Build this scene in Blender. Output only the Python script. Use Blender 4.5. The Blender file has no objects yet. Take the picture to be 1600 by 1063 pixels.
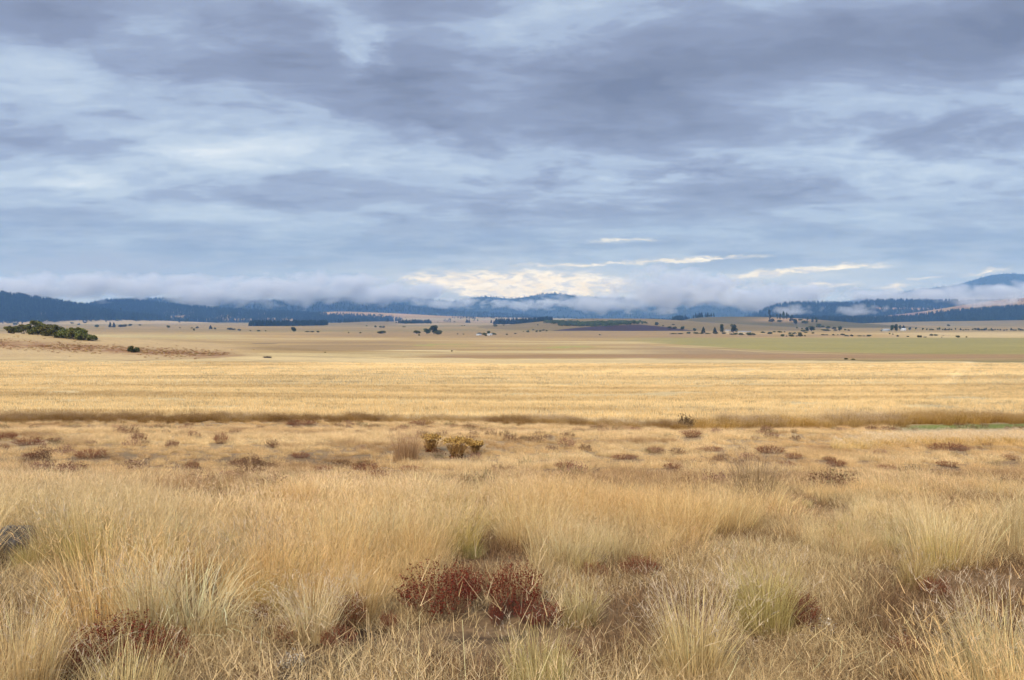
import bpy, math, random
import numpy as np
R = math.radians
random.seed(7)
rng = np.random.default_rng(11)
SC = bpy.context.scene
COL = SC.collection

# ------------------------------------------------------------------ camera
F = 1256.0          # focal length in photo pixels (1600 wide)
HOR = 497.0         # horizon row in the photo
EYE = 1.7
cd = bpy.data.cameras.new('camera')
cd.sensor_width = 36.0
cd.lens = F / 1600 * 36
cd.shift_y = -(531.5 - HOR) / 1600
cd.clip_start = 0.05
cd.clip_end = 60000
cam = bpy.data.objects.new('camera', cd)
cam.location = (0, 0, EYE)
cam.rotation_euler = (R(90), 0, 0)
COL.objects.link(cam)
SC.camera = cam

# ------------------------------------------------------------------ exposure and sampling
EXPO = 1.3
SC.view_settings.view_transform = 'Standard'
SC.view_settings.look = 'None'
SC.view_settings.exposure = EXPO
SC.view_settings.gamma = 1
SC.view_settings.use_curve_mapping = False
SC.render.engine = 'CYCLES'
cy = SC.cycles
cy.max_bounces = 8
cy.diffuse_bounces = 3
cy.glossy_bounces = 1
cy.transmission_bounces = 4
cy.transparent_max_bounces = 6
cy.volume_bounces = 5
cy.volume_step_rate = 0.4
cy.use_denoising = True
cy.denoiser = 'OPENIMAGEDENOISE'
cy.denoising_input_passes = 'RGB_ALBEDO_NORMAL'
cy.denoising_prefilter = 'ACCURATE'
cy.use_adaptive_sampling = True
cy.adaptive_threshold = 0.01
SC.render.use_persistent_data = False

SUN_EL, SUN_AZ = 42.0, 205.0      # azimuth clockwise from +Y (the view direction): behind, a little left

# ------------------------------------------------------------------ world: Nishita sky behind a deck of cloud
world = bpy.data.worlds.new('World')
SC.world = world
world.use_nodes = True
wt = world.node_tree
wt.nodes.clear()


class NT:
    """small helper to write node networks as expressions"""
    def __init__(s, tree):
        s.t = tree

    def n(s, typ, **props):
        nd = s.t.nodes.new(typ)
        for k, v in props.items():
            setattr(nd, k, v)
        return nd

    def put(s, sock, v):
        if isinstance(v, bpy.types.NodeSocket):
            s.t.links.new(v, sock)
        elif v is not None:
            if hasattr(sock.default_value, '__len__') and not hasattr(v, '__len__'):
                v = (v,) * len(sock.default_value)
            sock.default_value = v

    def m(s, op, a, b=None, c=None, clamp=False):
        nd = s.n('ShaderNodeMath', operation=op, use_clamp=clamp)
        for i, v in enumerate((a, b, c)):
            s.put(nd.inputs[i], v)
        return nd.outputs[0]

    def vm(s, op, a, b=None, scale=None):
        nd = s.n('ShaderNodeVectorMath', operation=op)
        s.put(nd.inputs[0], a)
        if b is not None:
            s.put(nd.inputs[1], b)
        if scale is not None:
            s.put(nd.inputs['Scale'], scale)
        return nd.outputs['Value'] if op in ('LENGTH', 'DOT_PRODUCT') else nd.outputs[0]

    def xyz(s, x, y, z):
        nd = s.n('ShaderNodeCombineXYZ')
        for i, v in enumerate((x, y, z)):
            s.put(nd.inputs[i], v)
        return nd.outputs[0]

    def noise(s, vec, scale, detail=5, rough=0.55, dist=0.0, color=False, lac=2.0):
        nd = s.n('ShaderNodeTexNoise')
        nd.noise_dimensions = '3D'
        s.put(nd.inputs['Vector'], vec)
        s.put(nd.inputs['Scale'], scale)
        s.put(nd.inputs['Detail'], detail)
        s.put(nd.inputs['Roughness'], rough)
        s.put(nd.inputs['Lacunarity'], lac)
        s.put(nd.inputs['Distortion'], dist)
        return nd.outputs['Color'] if color else nd.outputs[0]

    def smooth(s, v, a, b, lo=0.0, hi=1.0):
        nd = s.n('ShaderNodeMapRange', interpolation_type='SMOOTHSTEP')
        s.put(nd.inputs[0], v)
        for i, q in enumerate((a, b, lo, hi)):
            s.put(nd.inputs[i + 1], q)
        return nd.outputs[0]

    def mix(s, f, a, b, blend='MIX'):
        nd = s.n('ShaderNodeMix', data_type='RGBA', blend_type=blend)
        nd.clamp_factor = True
        s.put(nd.inputs[0], f)
        for i, v in ((6, a), (7, b)):
            if isinstance(v, (tuple, list)) and len(v) == 3:
                v = (*v, 1)
            s.put(nd.inputs[i], v)
        return nd.outputs[2]

    def ramp(s, f, stops, interp='LINEAR'):
        nd = s.n('ShaderNodeValToRGB')
        cr = nd.color_ramp
        cr.interpolation = interp
        while len(cr.elements) < len(stops):
            cr.elements.new(0.5)
        for e, (p, c) in zip(cr.elements, stops):
            e.position = p
            e.color = (*c, 1)
        s.put(nd.inputs[0], f)
        return nd.outputs[0]


w = NT(wt)
tc = w.n('ShaderNodeTexCoord')
sep = w.n('ShaderNodeSeparateXYZ')
w.t.links.new(tc.outputs['Generated'], sep.inputs[0])
dx, dy, dz = sep.outputs
az = w.m('ARCTAN2', dx, dy)
el = w.m('ARCSINE', w.m('MINIMUM', w.m('MAXIMUM', dz, -1.0), 1.0))
# the cloud deck, met where the view direction pierces it
k = w.m('DIVIDE', 1.0, w.m('ADD', w.m('MAXIMUM', dz, 0.0), 0.16))
P = w.xyz(w.m('MULTIPLY', w.m('MULTIPLY', dx, k), 0.56), w.m('MULTIPLY', dy, k), 0.0)
warp = w.noise(P, 1.3, 4, 0.55, color=True)
warp0 = w.vm('SUBTRACT', warp, (0.5, 0.5, 0.5))
Pw = w.vm('ADD', P, w.vm('SCALE', warp0, scale=0.75))
n_big = w.noise(Pw, 1.0, 3, 0.5)
n_mid = w.noise(w.vm('ADD', Pw, (7.3, 2.1, 4.0)), 2.6, 8, 0.52)
n_sh = w.noise(w.vm('ADD', Pw, (7.33, 2.26, 4.0)), 2.6, 5, 0.52)      # the same field a step nearer: gives the cells lit and shaded flanks
n_fine = w.noise(w.vm('ADD', P, (1.3, 9.1, 2.0)), 7.5, 9, 0.62, 0.5)
bil = w.noise(w.vm('ADD', Pw, (3.1, 5.7, 1.0)), 3.1, 5, 0.5, 0.3)
bil = w.m('ABSOLUTE', w.m('MULTIPLY_ADD', bil, 2.0, -1.0))           # rounded cells of cloud base with thin bright seams
AE = w.xyz(az, el, 0.0)
wn = w.vm('SUBTRACT', w.noise(w.vm('MULTIPLY', AE, (1.0, 2.2, 1.0)), 14.0, 6, 0.6, color=True), (0.5, 0.5, 0.5))
AEw = w.vm('ADD', AE, w.vm('MULTIPLY', wn, (0.16, 0.06, 0.0)))
wn2 = w.vm('SUBTRACT', w.noise(w.vm('MULTIPLY', AE, (1.0, 3.2, 1.0)), 34.0, 7, 0.6, color=True), (0.5, 0.5, 0.5))
AEg = w.vm('ADD', AE, w.vm('MULTIPLY', wn2, (0.075, 0.020, 0.0)))


def px_dir(px, row):
    x, z = (px - 800) / F, (HOR - row) / F
    return math.atan(x), math.atan2(z, math.hypot(1, x))


def blob(px, row, rx, ry, rot, coord):
    a, e = px_dir(px, row)
    mp = w.n('ShaderNodeMapping', vector_type='TEXTURE')
    w.put(mp.inputs[0], coord)
    mp.inputs['Location'].default_value = (a, e, 0)
    mp.inputs['Rotation'].default_value = (0, 0, R(-rot))
    mp.inputs['Scale'].default_value = (rx / F, ry / F, 1)
    g = w.n('ShaderNodeTexGradient', gradient_type='QUADRATIC_SPHERE')
    w.t.links.new(mp.outputs[0], g.inputs[0])
    return g.outputs['Fac']


# light and dark masses of the deck, by direction (photo px only used to note the bearing)
MASSES = [  # px, row, rx, ry, tilt, amount
    (170, 205, 420, 62, 8, .24), (430, 232, 420, 56, 11, .17), (560, 85, 75, 85, 0, .42), (720, 262, 420, 60, 6, .22),
    (130, 290, 360, 46, 0, .26), (1470, 262, 330, 60, -4, .32), (1330, 160, 420, 40, 3, .10), (960, 285, 260, 42, 0, .20),
    (60, 110, 300, 90, 10, .16), (840, 40, 180, 120, 0, .16), (330, 60, 320, 70, 8, .08), (470, 170, 260, 50, 12, .18),
    (620, 125, 460, 110, 10, -.36), (900, 120, 400, 120, 0, -.34), (1240, 80, 600, 130, 0, -.34), (110, 62, 240, 60, 6, -.26),
    (960, 165, 420, 90, 4, -.26), (1085, 265, 170, 22, 0, -.42), (1245, 297, 190, 26, 0, -.40), (880, 281, 110, 26, 0, -.30),
    (1500, 195, 280, 60, 0, -.26), (1590, 40, 220, 110, 0, -.28), (1010, 205, 500, 50, 3, -.16), (640, 190, 420, 40, 8, -.20),
    (410, 312, 60, 20, 0, -.2), (630, 340, 90, 22, 0, -.22), (790, 345, 110, 26, 0, -.24), (250, 255, 260, 30, 8, -.10),
    (1120, 330, 500, 40, 0, -.14), (820, 320, 200, 30, 0, .12), (1250, 235, 260, 30, 0, .06), (1380, 215, 200, 40, 0, -.16), (850, 428, 420, 50, 0, .22), (1250, 425, 320, 34, 0, .14), (400, 395, 500, 50, 0, -.10), (1450, 370, 420, 60, 0, -.14)]
acc = None
for (a_, b_, c_, d_, r_, v_) in MASSES:
    q = blob(a_, b_, c_, d_, r_, AEw)
    acc = w.m('MULTIPLY_ADD', q, v_, acc if acc is not None else 0.0)
low = w.smooth(el, R(0.5), R(9.0))                 # the deck flattens towards the horizon
con = w.m('MULTIPLY_ADD', low, 0.52, 0.48)
c = w.m('MULTIPLY_ADD', w.m('SUBTRACT', n_big, 0.5), 0.55, 0.515)
c = w.m('MULTIPLY_ADD', w.m('MULTIPLY', w.m('SUBTRACT', n_mid, 0.5), con), 1.75, c)
c = w.m('MULTIPLY_ADD', w.m('MULTIPLY', w.m('SUBTRACT', n_sh, n_mid), con), 1.25, c)
c = w.m('MULTIPLY_ADD', w.m('MULTIPLY', w.m('SUBTRACT', n_fine, 0.5), con), 0.48, c)
c = w.m('MULTIPLY_ADD', w.m('MULTIPLY', w.m('SUBTRACT', 0.16, bil), con), 0.42, c)
c = w.m('ADD', c, w.m('MULTIPLY', acc, 1.12))
c = w.m('MULTIPLY_ADD', w.m('SUBTRACT', c, 0.5), 1.18, 0.5)
deck = w.ramp(w.m('MULTIPLY_ADD', c, .66, .14), [(0.0, (.165, .185, .26)), (.14, (.20, .225, .31)), (.33, (.25, .288, .40)), (.45, (.305, .36, .495)), (.57, (.40, .485, .635)),
                  (.69, (.49, .585, .72)), (.84, (.60, .69, .80)), (1.0, (.74, .81, .88))], 'EASE')
blue = w.m('MULTIPLY', w.smooth(el, R(0.2), R(3.2)), w.smooth(el, R(8.5), R(4.2)))
bn = w.noise(w.vm('MULTIPLY', AE, (1.0, 6.0, 1.0)), 9.0, 6, 0.6)
deck = w.mix(w.m('MULTIPLY', blue, 0.58), deck, w.mix(w.smooth(bn, .40, .60), (.19, .27, .42), (.35, .44, .59)))
lilac = blob(120, 425, 520, 60, 0, AEw)
deck = w.mix(w.m('MULTIPLY', lilac, 0.9), deck, (.31, .34, .45))
glow = w.m('MAXIMUM', blob(830, 442, 560, 80, 0, AEw), w.m('MULTIPLY', blob(1250, 432, 420, 50, 0, AEw), .7))
deck = w.mix(w.m('MULTIPLY', glow, 0.55), deck, (.66, .66, .64))
# gaps near the horizon where the bright far sky shows
GAPS = [(750, 442, 220, 26, 3, 1.0), (850, 438, 220, 24, 0, .95), (900, 452, 170, 26, 0, .95), (800, 452, 120, 22, 3, .8), (660, 437, 60, 9, 6, .8), (830, 456, 100, 18, 0, .7),
        (1020, 409, 260, 6, -2, .62), (880, 414, 170, 5, 0, .5), (1200, 429, 150, 11, -6, .8), (1300, 420, 190, 6, -2, .75),
        (975, 376, 150, 7, 0, .62), (1130, 452, 34, 12, 0, .9), (1172, 449, 26, 8, 0, .8), (1290, 444, 130, 7, 0, .55),
        (1400, 449, 60, 9, -6, .75), (1540, 425, 70, 7, -4, .6), (1430, 436, 90, 5, 0, .4), (1120, 402, 200, 7, -3, .55), (740, 452, 30, 9, 0, .6)]
gp = None
for (a_, b_, c_, d_, r_, v_) in GAPS:
    q = blob(a_, b_, c_, d_ * 1.35, r_, AEg)
    gp = w.m('MULTIPLY_ADD', q, v_, gp if gp is not None else 0.0)
gn = w.noise(w.vm('MULTIPLY', AE, (1.0, 4.0, 1.0)), 24.0, 8, 0.64)
gp = w.m('MULTIPLY_ADD', w.m('SUBTRACT', gn, 0.5), w.m('MINIMUM', w.m('MULTIPLY', gp, 3.0), 1.7), gp)
gap = w.smooth(gp, .10, .78)
sky = w.n('ShaderNodeTexSky', sky_type='NISHITA')
sky.sun_disc = False
sky.sun_elevation = R(SUN_EL)
sky.sun_rotation = R(SUN_AZ)
sky.altitude = 900
sky.air_density = 1.0
sky.dust_density = 2.0
gt = w.noise(w.vm('MULTIPLY', AEg, (1.0, 2.6, 1.0)), 60.0, 6, 0.6)
far = w.mix(w.smooth(gt, .34, .56), (.55, .56, .60), w.mix(w.smooth(gn, .4, .6), (1.02, .90, .60), (1.12, 1.06, .84)))
deck = w.mix(w.m('MULTIPLY', gap, 0.90), deck, far)
# the deck is thinner, so brighter, overhead and on the sun's side
up = w.smooth(el, R(24), R(62), 1.0, 2.7)
back = w.smooth(dy, 0.35, -0.6, 1.0, 1.7)
gain = w.m('MULTIPLY', up, back)
kk = 10.0 / 2 ** EXPO
deck = w.vm('SCALE', deck, scale=w.m('MULTIPLY', gain, kk))
mixed = w.mix(0.94, sky.outputs[0], deck)
bg = w.n('ShaderNodeBackground')
w.t.links.new(mixed, bg.inputs[0])
bg.inputs[1].default_value = 0.1
wo = w.n('ShaderNodeOutputWorld')
w.t.links.new(bg.outputs[0], wo.inputs[0])
world.cycles.sampling_method = 'MANUAL'
world.cycles.sample_map_resolution = 1024

# ------------------------------------------------------------------ sun, veiled by thin cloud
sd = bpy.data.lights.new('sun', 'SUN')
sd.energy = 1.5
sd.angle = R(12)
sd.color = (1.0, 0.90, 0.74)
sun = bpy.data.objects.new('sun', sd)
COL.objects.link(sun)
sun.rotation_euler = (R(90 - SUN_EL), 0, R(180 - SUN_AZ))
sun.location = (0, -50, 200)


# ------------------------------------------------------------------ helpers
def tag(o, label=None, cat=None, group=None, kind=None):
    if label: o['label'] = label
    if cat: o['category'] = cat
    if group: o['group'] = group
    if kind: o['kind'] = kind
    return o


def mesh_np(name, V, faces, cols=None, mat=None, smooth=False):
    """faces: one int array (n,3) / (n,4) or a list of them; cols: (nv,3) base colours"""
    if not isinstance(faces, list):
        faces = [faces]
    me = bpy.data.meshes.new(name)
    V = np.asarray(V, np.float32)
    loops = np.concatenate([f.ravel() for f in faces]).astype(np.int32)
    tot = np.concatenate([np.full(len(f), f.shape[1], np.int32) for f in faces])
    start = np.concatenate([[0], np.cumsum(tot)[:-1]]).astype(np.int32)
    me.vertices.add(len(V)); me.vertices.foreach_set('co', V.ravel())
    me.loops.add(len(loops)); me.loops.foreach_set('vertex_index', loops)
    me.polygons.add(len(tot)); me.polygons.foreach_set('loop_start', start)
    me.polygons.foreach_set('loop_total', tot)
    if smooth:
        me.polygons.foreach_set('use_smooth', np.ones(len(tot), bool))
    if cols is not None:
        a = me.attributes.new('Col', 'FLOAT_COLOR', 'POINT')
        c4 = np.ones((len(V), 4), np.float32); c4[:, :3] = cols
        a.data.foreach_set('color', c4.ravel())
    me.update(calc_edges=True)
    if mat: me.materials.append(mat)
    return me


def link(name, me, parent=None):
    o = bpy.data.objects.new(name, me)
    COL.objects.link(o)
    if parent: o.parent = parent
    return o


def empty(name, loc):
    o = bpy.data.objects.new(name, None)
    o.empty_display_size = 0.2
    COL.objects.link(o)
    o.location = loc
    return o


_perm = rng.random((256, 256))


def vnoise(x, y):
    xi, yi = np.floor(x).astype(int), np.floor(y).astype(int)
    fx, fy = x - xi, y - yi
    fx, fy = fx * fx * (3 - 2 * fx), fy * fy * (3 - 2 * fy)
    a = _perm[xi & 255, yi & 255]; b = _perm[(xi + 1) & 255, yi & 255]
    c_ = _perm[xi & 255, (yi + 1) & 255]; d = _perm[(xi + 1) & 255, (yi + 1) & 255]
    return (a * (1 - fx) + b * fx) * (1 - fy) + (c_ * (1 - fx) + d * fx) * fy


def fbm(x, y, oct=4, gain=.5):
    s, a, t = 0, 1.0, 0
    for i in range(oct):
        s = s + a * vnoise(x * 2 ** i + 17.3 * i, y * 2 ** i + 5.1 * i); t += a; a *= gain
    return s / t


def sstep(a, b, x):
    t = np.clip((x - a) / (b - a), 0, 1)
    return t * t * (3 - 2 * t)


def hermite(xs, ys):
    """monotone cubic through the points"""
    xs, ys = np.asarray(xs, float), np.asarray(ys, float)
    h = np.diff(xs); d = np.diff(ys) / h
    mm = np.zeros(len(xs)); mm[0], mm[-1] = d[0], d[-1]
    for i in range(1, len(xs) - 1):
        mm[i] = 0 if d[i - 1] * d[i] <= 0 else 2 * d[i - 1] * d[i] / (d[i - 1] + d[i])

    def f(x):
        x = np.clip(x, xs[0], xs[-1])
        i = np.clip(np.searchsorted(xs, x) - 1, 0, len(h) - 1)
        t = (x - xs[i]) / h[i]
        return ((2 * t ** 3 - 3 * t ** 2 + 1) * ys[i] + (t ** 3 - 2 * t ** 2 + t) * h[i] * mm[i]
                + (-2 * t ** 3 + 3 * t ** 2) * ys[i + 1] + (t ** 3 - t ** 2) * h[i] * mm[i + 1])
    return f


# ------------------------------------------------------------------ the lie of the land
_prof = hermite(np.log([0.3, 3, 5, 8, 15, 25, 40, 60, 100, 160, 230, 300, 500, 900, 1300, 2000, 14000]),
                [0, 0, -.08, -.4, -1.2, -2.15, -3.5, -4.95, -6.85, -8.8, -10.9, -12.8, -17.3, -23.3, -25.0, -26.0, -26.0])


def base_z(X, D):
    r = np.hypot(X, D)
    q = np.where(D > 0, np.maximum(D, 0.35 * r), 0.35 * r)
    z = _prof(np.log(np.maximum(q, 0.3)))
    z = z + 0.42 * (fbm(X / 14 + 3, D / 9 + 8, 2) - .5) * sstep(9, 22, q) * (1 - sstep(48, 80, q))
    z = z + 0.10 * (fbm(X / 1.6 + 30, D / 1.6, 3) - .5) * (1 - sstep(40, 60, q))
    z = z + 1.6 * (fbm(X / 130, D / 130 + 50, 2) - .5) * sstep(120, 400, q)
    # low rise on the left beyond the stubble
    kx, ky = (X + 200) / 112, (D - 305) / 66
    z = z + 8.6 * np.exp(-kx ** 2 * np.where(kx > 0, 1, 0.2)) * np.exp(-ky ** 2)
    return z


class Hill:
    def __init__(s, name, D0, wf, wb, pts, noise=3.0, base=-29.0):
        s.name, s.D0, s.wf, s.wb, s.noise, s.base = name, D0, wf, wb, noise, base
        p = np.array(pts, float)
        s.x = (p[:, 0] - 800) / F * D0
        s.z = EYE + (HOR - p[:, 1]) / F * D0
        s.f = hermite(s.x, s.z)

    def h(s, X, D):
        t = np.where(D < s.D0, (s.D0 - D) / s.wf, (D - s.D0) / s.wb)
        e = np.clip(1 - t, 0, 1)
        e = e * e * (3 - 2 * e) * .6 + e * .4
        edge = sstep(s.x[0], s.x[0] + 0.08 * (s.x[-1] - s.x[0]), X) * (1 - sstep(s.x[-1] - 0.08 * (s.x[-1] - s.x[0]), s.x[-1], X))
        L = s.wf
        n = (fbm(X / (L * .35) + 11, D / (L * .35) + s.D0, 4) - .5) * 2 * s.noise * np.minimum(1, 1.2 * np.clip(t, 0, 1) + 0.12) * (e > 0)
        return s.base + (s.f(X) - s.base) * e * edge + n * edge


HILLS = {h.name: h for h in [
    Hill('left_hill', 4300, 900, 800, [(-260, 436), (-80, 449), (0, 463), (40, 469), (100, 479), (130, 485), (170, 493), (230, 500), (330, 506)], 9),
    Hill('second_hill', 5600, 1100, 900, [(60, 500), (120, 490), (140, 483), (165, 475), (200, 472), (232, 474), (270, 479), (330, 484), (400, 488), (500, 493), (600, 497), (660, 503)], 10),
    Hill('misty_ridge', 7600, 1500, 1200, [(120, 468), (200, 468), (300, 466), (420, 470), (480, 469), (540, 465), (600, 472), (660, 482), (740, 489), (880, 496)], 14),
    Hill('tan_slope', 5800, 900, 700, [(400, 503), (430, 498), (480, 491), (530, 487), (570, 488), (620, 490), (700, 494), (770, 496), (850, 497), (960, 500)], 3),
    Hill('central_range', 9800, 2000, 1500, [(480, 490), (560, 474), (610, 464), (650, 466), (700, 471), (760, 464), (798, 467), (830, 463), (852, 459.5), (868, 459), (885, 461), (920, 465.5), (960, 466), (1010, 470), (1100, 470), (1200, 474), (1280, 484), (1340, 492)], 18),
    Hill('wooded_ridge', 6200, 1100, 800, [(1150, 500), (1190, 488), (1228, 477), (1245, 476), (1290, 476), (1335, 478), (1355, 473), (1400, 472), (1470, 473), (1560, 474), (1700, 470), (1850, 466)], 8),
    Hill('tan_hillside', 5200, 900, 700, [(1310, 501), (1360, 495.5), (1400, 492), (1440, 487), (1480, 481), (1520, 474.5), (1560, 469), (1600, 466), (1700, 455), (1850, 445)], 4),
    Hill('forest_slope', 4300, 700, 600, [(1150, 505), (1200, 501), (1240, 502), (1330, 503), (1400, 502), (1430, 500), (1480, 493), (1540, 488), (1600, 484), (1720, 470), (1850, 460)], 4),
    Hill('mountain', 10500, 2600, 1500, [(1200, 492), (1300, 476), (1350, 466), (1410, 457), (1450, 451), (1490, 446), (1520, 438.5), (1550, 430), (1575, 428), (1610, 429), (1700, 418), (1900, 425)], 18),
    Hill('mesa', 2650, 1150, 800, [(720, 511), (800, 507), (840, 503), (870, 500), (920, 498), (1000, 498), (1050, 500), (1090, 503), (1140, 506), (1230, 511)], 1.2),
    Hill('knoll', 3000, 900, 600, [(1030, 506), (1065, 503), (1088, 497), (1110, 495.5), (1150, 495), (1200, 495.5), (1250, 498), (1290, 502), (1330, 507), (1420, 511)], 1.5),
    Hill('grey_slope', 3300, 900, 700, [(1270, 511), (1320, 509), (1400, 504.5), (1450, 502.5), (1500, 502), (1600, 500.5), (1720, 499), (1850, 500)], 1.5),
    Hill('valley_rise', 3700, 1100, 700, [(380, 509), (450, 508), (480, 507), (520, 505), (560, 503), (600, 502.5), (680, 503.5), (760, 504.5), (840, 504.5), (930, 507), (1000, 509)], 1.5),
]}


def ground_z(X, D):
    z = base_z(X, D)
    for h in HILLS.values():
        z = np.maximum(z, h.h(X, D))
    return z


def place(px, row, d0=3.0, d1=9000.0, n=2500):
    """the nearest point of the ground on the bearing of (px, row)"""
    D = np.exp(np.linspace(math.log(d0), math.log(d1), n))
    X = (px - 800) / F * D
    z = ground_z(X, D)
    rr = HOR - F * (z - EYE) / D
    ok = np.nonzero(rr <= row)[0]
    i = ok[0] if len(ok) else int(np.argmin(rr))
    return float(X[i]), float(D[i]), float(z[i])


# ------------------------------------------------------------------ materials
def new_mat(name):
    m = bpy.data.materials.new(name)
    m.use_nodes = True
    m.node_tree.nodes.clear()
    return m, NT(m.node_tree)


def plant_mat(name, tinted=False, trans=0.35, var=0.0):
    """dry or green plant matter: colour per blade, part of the light comes through"""
    m, t = new_mat(name)
    a = t.n('ShaderNodeAttribute', attribute_name='Col')
    colr = a.outputs['Color']
    if tinted:
        b = t.n('ShaderNodeAttribute', attribute_name='tint', attribute_type='INSTANCER')
        colr = t.mix(1.0, colr, b.outputs['Color'], 'MULTIPLY')
    elif var:
        oi = t.n('ShaderNodeObjectInfo')
        hs = t.n('ShaderNodeHueSaturation')
        t.put(hs.inputs['Hue'], t.m('MULTIPLY_ADD', oi.outputs['Random'], 0.05 * var, 0.5 - 0.025 * var))
        t.put(hs.inputs['Value'], t.m('MULTIPLY_ADD', oi.outputs['Random'], 0.5 * var, 1 - .25 * var))
        t.put(hs.inputs['Color'], colr)
        colr = hs.outputs[0]
    d = t.n('ShaderNodeBsdfDiffuse'); t.put(d.inputs[0], colr)
    tr = t.n('ShaderNodeBsdfTranslucent'); t.put(tr.inputs[0], colr)
    mx = t.n('ShaderNodeMixShader'); mx.inputs[0].default_value = trans
    t.t.links.new(d.outputs[0], mx.inputs[1]); t.t.links.new(tr.outputs[0], mx.inputs[2])
    o = t.n('ShaderNodeOutputMaterial'); t.t.links.new(mx.outputs[0], o.inputs[0])
    return m


M_GRASS = plant_mat('dry_grass', True, trans=.24)
M_TUSS = plant_mat('dry_tussock', trans=.26)
M_FOL = plant_mat('foliage', trans=0.25, var=1.0)
M_FOREST = plant_mat('forest_foliage', True, trans=0.15)
M_DRY = plant_mat('dry_forb', trans=0.2)

m, t = new_mat('bark')
ob = t.n('ShaderNodeTexCoord').outputs['Object']
nz = t.noise(t.vm('MULTIPLY', ob, (6, 6, 1)), 3, 5)
b = t.n('ShaderNodeBsdfPrincipled'); t.put(b.inputs['Base Color'], t.ramp(nz, [(.3, (.05, .035, .025)), (.7, (.13, .10, .075))])); b.inputs['Roughness'].default_value = .9
o = t.n('ShaderNodeOutputMaterial'); t.t.links.new(b.outputs[0], o.inputs[0])
M_BARK = m

m, t = new_mat('land')
a = t.n('ShaderNodeAttribute', attribute_name='Col')
pos = t.n('ShaderNodeTexCoord').outputs['Object']
n1 = t.noise(pos, 14.0, 8, .72)
n2 = t.noise(t.vm('MULTIPLY', pos, (.5, 2.2, 1)), .55, 7, .65)
n3 = t.noise(t.vm('MULTIPLY', pos, (.35, 1.0, 1)), .035, 7, .62)
f = t.m('MULTIPLY', t.m('MULTIPLY', t.smooth(n1, .25, .75, .55, 1.45), t.smooth(n2, .25, .75, .80, 1.18)), t.smooth(n3, .25, .75, .88, 1.10))
colr = t.vm('SCALE', a.outputs['Color'], scale=f)
b = t.n('ShaderNodeBsdfPrincipled'); t.put(b.inputs['Base Color'], colr); b.inputs['Roughness'].default_value = 1.0
b.inputs['Specular IOR Level'].default_value = 0.1
bp = t.n('ShaderNodeBump'); bp.inputs['Strength'].default_value = .5; bp.inputs['Distance'].default_value = .03
t.put(bp.inputs['Height'], n1); t.t.links.new(bp.outputs[0], b.inputs['Normal'])
o = t.n('ShaderNodeOutputMaterial'); t.t.links.new(b.outputs[0], o.inputs[0])
M_LAND = m


# ------------------------------------------------------------------ colours of the fields
def poly(pts):
    p = np.array(pts, float)
    return lambda x: np.interp(x, p[:, 0], p[:, 1])


L_EDGE = poly([(-400, 659), (0, 659), (400, 657), (700, 659), (900, 664), (1080, 671), (1200, 668), (1400, 664), (1600, 662), (2000, 660)])
L_STUB = poly([(-400, 560), (0, 563), (200, 564), (320, 561), (400, 557), (480, 556), (620, 559), (800, 561), (1000, 561), (1180, 563), (1350, 564.5), (1600, 566), (2000, 567)])


G_ROW = poly([(1380, 670), (1450, 668), (1600, 666), (2000, 663)])


def mixc(c0, c1, a):
    return c0 + (np.asarray(c1) - c0) * a[..., None]


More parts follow.
